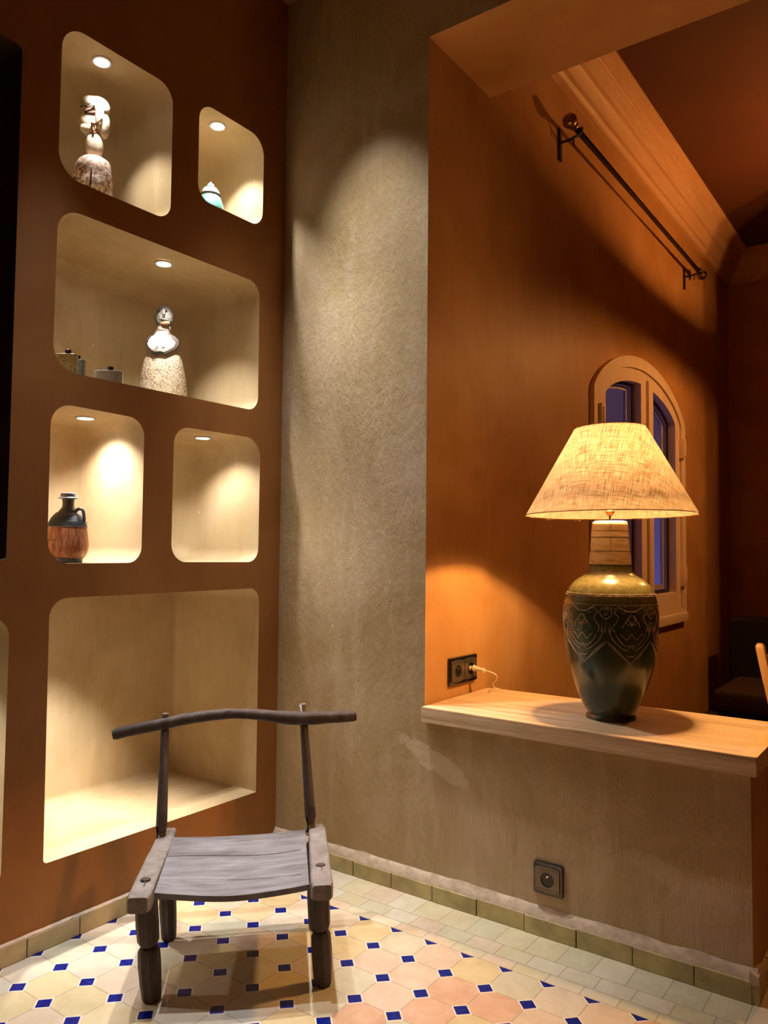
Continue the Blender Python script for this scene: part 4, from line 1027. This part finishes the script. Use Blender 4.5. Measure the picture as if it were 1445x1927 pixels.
bm = bmesh.new(); lathe(bm, JG, [(0.019, 0.189), (0.028, 0.1895), (0.0285, 0.192), (0.023, 0.195), (0.0215, 0.203), (0.0205, 0.2055), (0.015, 0.207)], 32); obj('stopper', bm, simple('pale_grey_lip', (0.33, 0.35, 0.40), 0.35), jg)
bm = bmesh.new(); hx = [(0.026, 0.150), (0.036, 0.159), (0.047, 0.157), (0.052, 0.143), (0.053, 0.125), (0.049, 0.118)]
tube(bm, smooth_path([JG + RT_ * a + FW_ * 0.012 + Vector((0, 0, z)) for a, z in hx], 4), 0.0048, 8); obj('handle', bm, BLK, jg)
bm = bmesh.new()
tube(bm, [JG + RT_ * 0.0608 * math.sin(a) + FW_ * 0.0608 * math.cos(a) + Vector((0, 0, 0.067)) for a in [-1.1 + 0.1 * k for k in range(12)]], 0.0006, 4)
for a in (-0.75, -0.62): tube(bm, [JG + RT_ * r * math.sin(a) + FW_ * r * math.cos(a) + Vector((0, 0, z)) for r, z in ((.0605, .067), (.0612, .05), (.0582, .03))], 0.0006, 4)
obj('drawn_lines', bm, DKBRN, jg)
bm = bmesh.new(); lathe(bm, JG, [(0.0425, 0.0), (0.0450, 0.003), (0.0440, 0.011), (0.0475, 0.0135), (0.046, 0.015)], 36); obj('foot_ring', bm, BLK, jg)

# ------------------------------------------------------------------ far room: curtain rod, pendant, chair, bench
RX, RZ = 0.659, 2.968
rod = thing('curtain_rod', 'dark iron curtain rod with ball ends high on the far window wall', 'curtain rod', (RX, 2.1, RZ))
bm = bmesh.new(); tube(bm, [(RX, 1.085, 2.975), (RX, 3.22, 2.951)], 0.0135, 14); obj('rod', bm, IRON, rod)
for y, z, s in ((1.045, 2.977, -1), (3.262, 2.949, 1)):
    bm = bmesh.new(); rings = []
    for r, d in ((0.014, -.045), (0.022, -.040), (0.022, -.032), (0.014, -.030), (0.020, -.022), (0.030, -.008), (0.033, .008), (0.028, .024), (0.016, .034), (0.004, .037)):
        rings.append([Vector((RX + r * math.cos(2 * PI * k / 24), y + s * d, z + r * math.sin(2 * PI * k / 24))) for k in range(24)])
    loft(bm, rings); obj('ball_finial', bm, BRASS, rod)
for y, z in ((1.13, 2.975), (3.16, 2.952)):
    bm = bmesh.new(); box(bm, XW, XW + 0.010, y - .014, y + .014, z - 0.115, z + 0.035, 0.003)
    tube(bm, smooth_path([(XW + .005, y, z - .03), (XW + .05, y, z - .03), (RX - .004, y, z - .022), (RX + .016, y, z - .010), (RX + .018, y, z + .010)], 4), 0.006, 8)
    tube(bm, [(RX - .02, y, z - .02), (RX - .022, y, z - .060)], 0.005, 8)
    obj('bracket', bm, IRON, rod)
PLX, PLY, PLZ = 1.85, 2.65, 2.49
pe = thing('pendant_lamp', 'shallow drum pendant hanging in the far room beyond the picture', 'lamp', (PLX, PLY, PLZ))
bm = bmesh.new(); rings = [[Vector((PLX + r * math.cos(2 * PI * k / 48), PLY + r * math.sin(2 * PI * k / 48), PLZ + z)) for k in range(48)] for r, z in ((.20, -.034), (.20, .034), (.198, .034), (.198, -.034), (.20, -.034))]
loft(bm, rings, cap0=False, cap1=False); obj('drum_shade', bm, IRON, pe)
bm = bmesh.new()
az = [math.radians(-35 + 172 * k / 30) for k in range(31)]
loft(bm, [[Vector((PLX + r * math.cos(t), PLY + r * math.sin(t), PLZ + z)) for t in az] for r, z in ((.196, -.30), (.196, .30))], close=False, cap0=False, cap1=False)
obj('added_light_blocker', bm, IRON, pe)  # unseen plate added to keep pendant light off the end wall
bm = bmesh.new(); tube(bm, [(PLX, PLY, PLZ + .04), (PLX, PLY, ZF - .05)], 0.003, 6); obj('flex', bm, IRON, pe)
bm = bmesh.new(); lathe(bm, (PLX, PLY, PLZ), [(0.004, -.022), (0.014, -.016), (0.018, 0), (0.012, 0.014), (0.008, 0.03), (0.008, 0.045)], 16); obj('bulb', bm, BULB, pe)
point('pendant_light', (PLX, PLY, PLZ), 260, (1.0, 0.41, 0.105), 0.022)

# wooden chair beyond the shelf
cc = thing('dining_chair', 'light wooden dining chair cut by the right edge beyond the shelf', 'chair', (1.60, 1.18, 0))
bm = bmesh.new()
def stile(y, nm='back_stile'):
    bm = bmesh.new()
    pts = smooth_path([(1.500, y, 0.0), (1.478, y, 0.20), (1.462, y, 0.38), (1.440, y, 0.55), (1.418, y, 0.66), (1.404, y, 0.735), (1.398, y, 0.772)], 4)
    rings = []
    for i, p in enumerate(pts):
        e = 0.55 if i == len(pts) - 1 else (0.85 if i == len(pts) - 2 else 1)
        rings.append([p + Vector((a * e, b * e, 0)) for a, b in rrect(-.015, .015, -.017, .017, [.006] * 4, 4)])
    loft(bm, rings); return bm
for y in (1.00, 1.36): obj('leg', stile(y), W_FARCHAIR, cc, label='tall back leg rising into the backrest')
for y in (1.01, 1.35):
    bm = bmesh.new(); tube(bm, [(1.80, y, 0), (1.80, y, 0.37)], [0.013, 0.017], 10, sq=.4); obj('leg', bm, W_FARCHAIR, cc)
bm = bmesh.new(); box(bm, 1.455, 1.82, 0.985, 1.375, 0.37, 0.395, 0.008); obj('seat', bm, W_FARCHAIR, cc)
for z0, x0 in ((0.70, 1.412), (0.60, 1.432), (0.50, 1.448)):
    bm = bmesh.new(); box(bm, x0 - .008, x0 + .008, 1.0, 1.36, z0 - .022, z0 + .022, 0.004); obj('back_slat', bm, W_FARCHAIR, cc)

bn = thing('low_sofa', 'very dark low sofa in the shadowed far corner', 'sofa', (1.5, 3.4, 0))
bm = bmesh.new(); box(bm, 0.80, 2.3, 2.96, 3.72, 0.0, 0.15, 0.02); obj('base', bm, DARKFAB, bn)
bm = bmesh.new(); box(bm, 0.783, 2.3, 2.90, 3.60, 0.152, 0.275, 0.03, 3); obj('seat_cushion', bm, DARKFAB2, bn, label='dark brown seat cushion')
bm = bmesh.new(); box(bm, 0.735, 2.3, 3.55, 3.80, 0.10, 0.66, 0.03, 3); obj('backrest', bm, DARKFAB, bn)
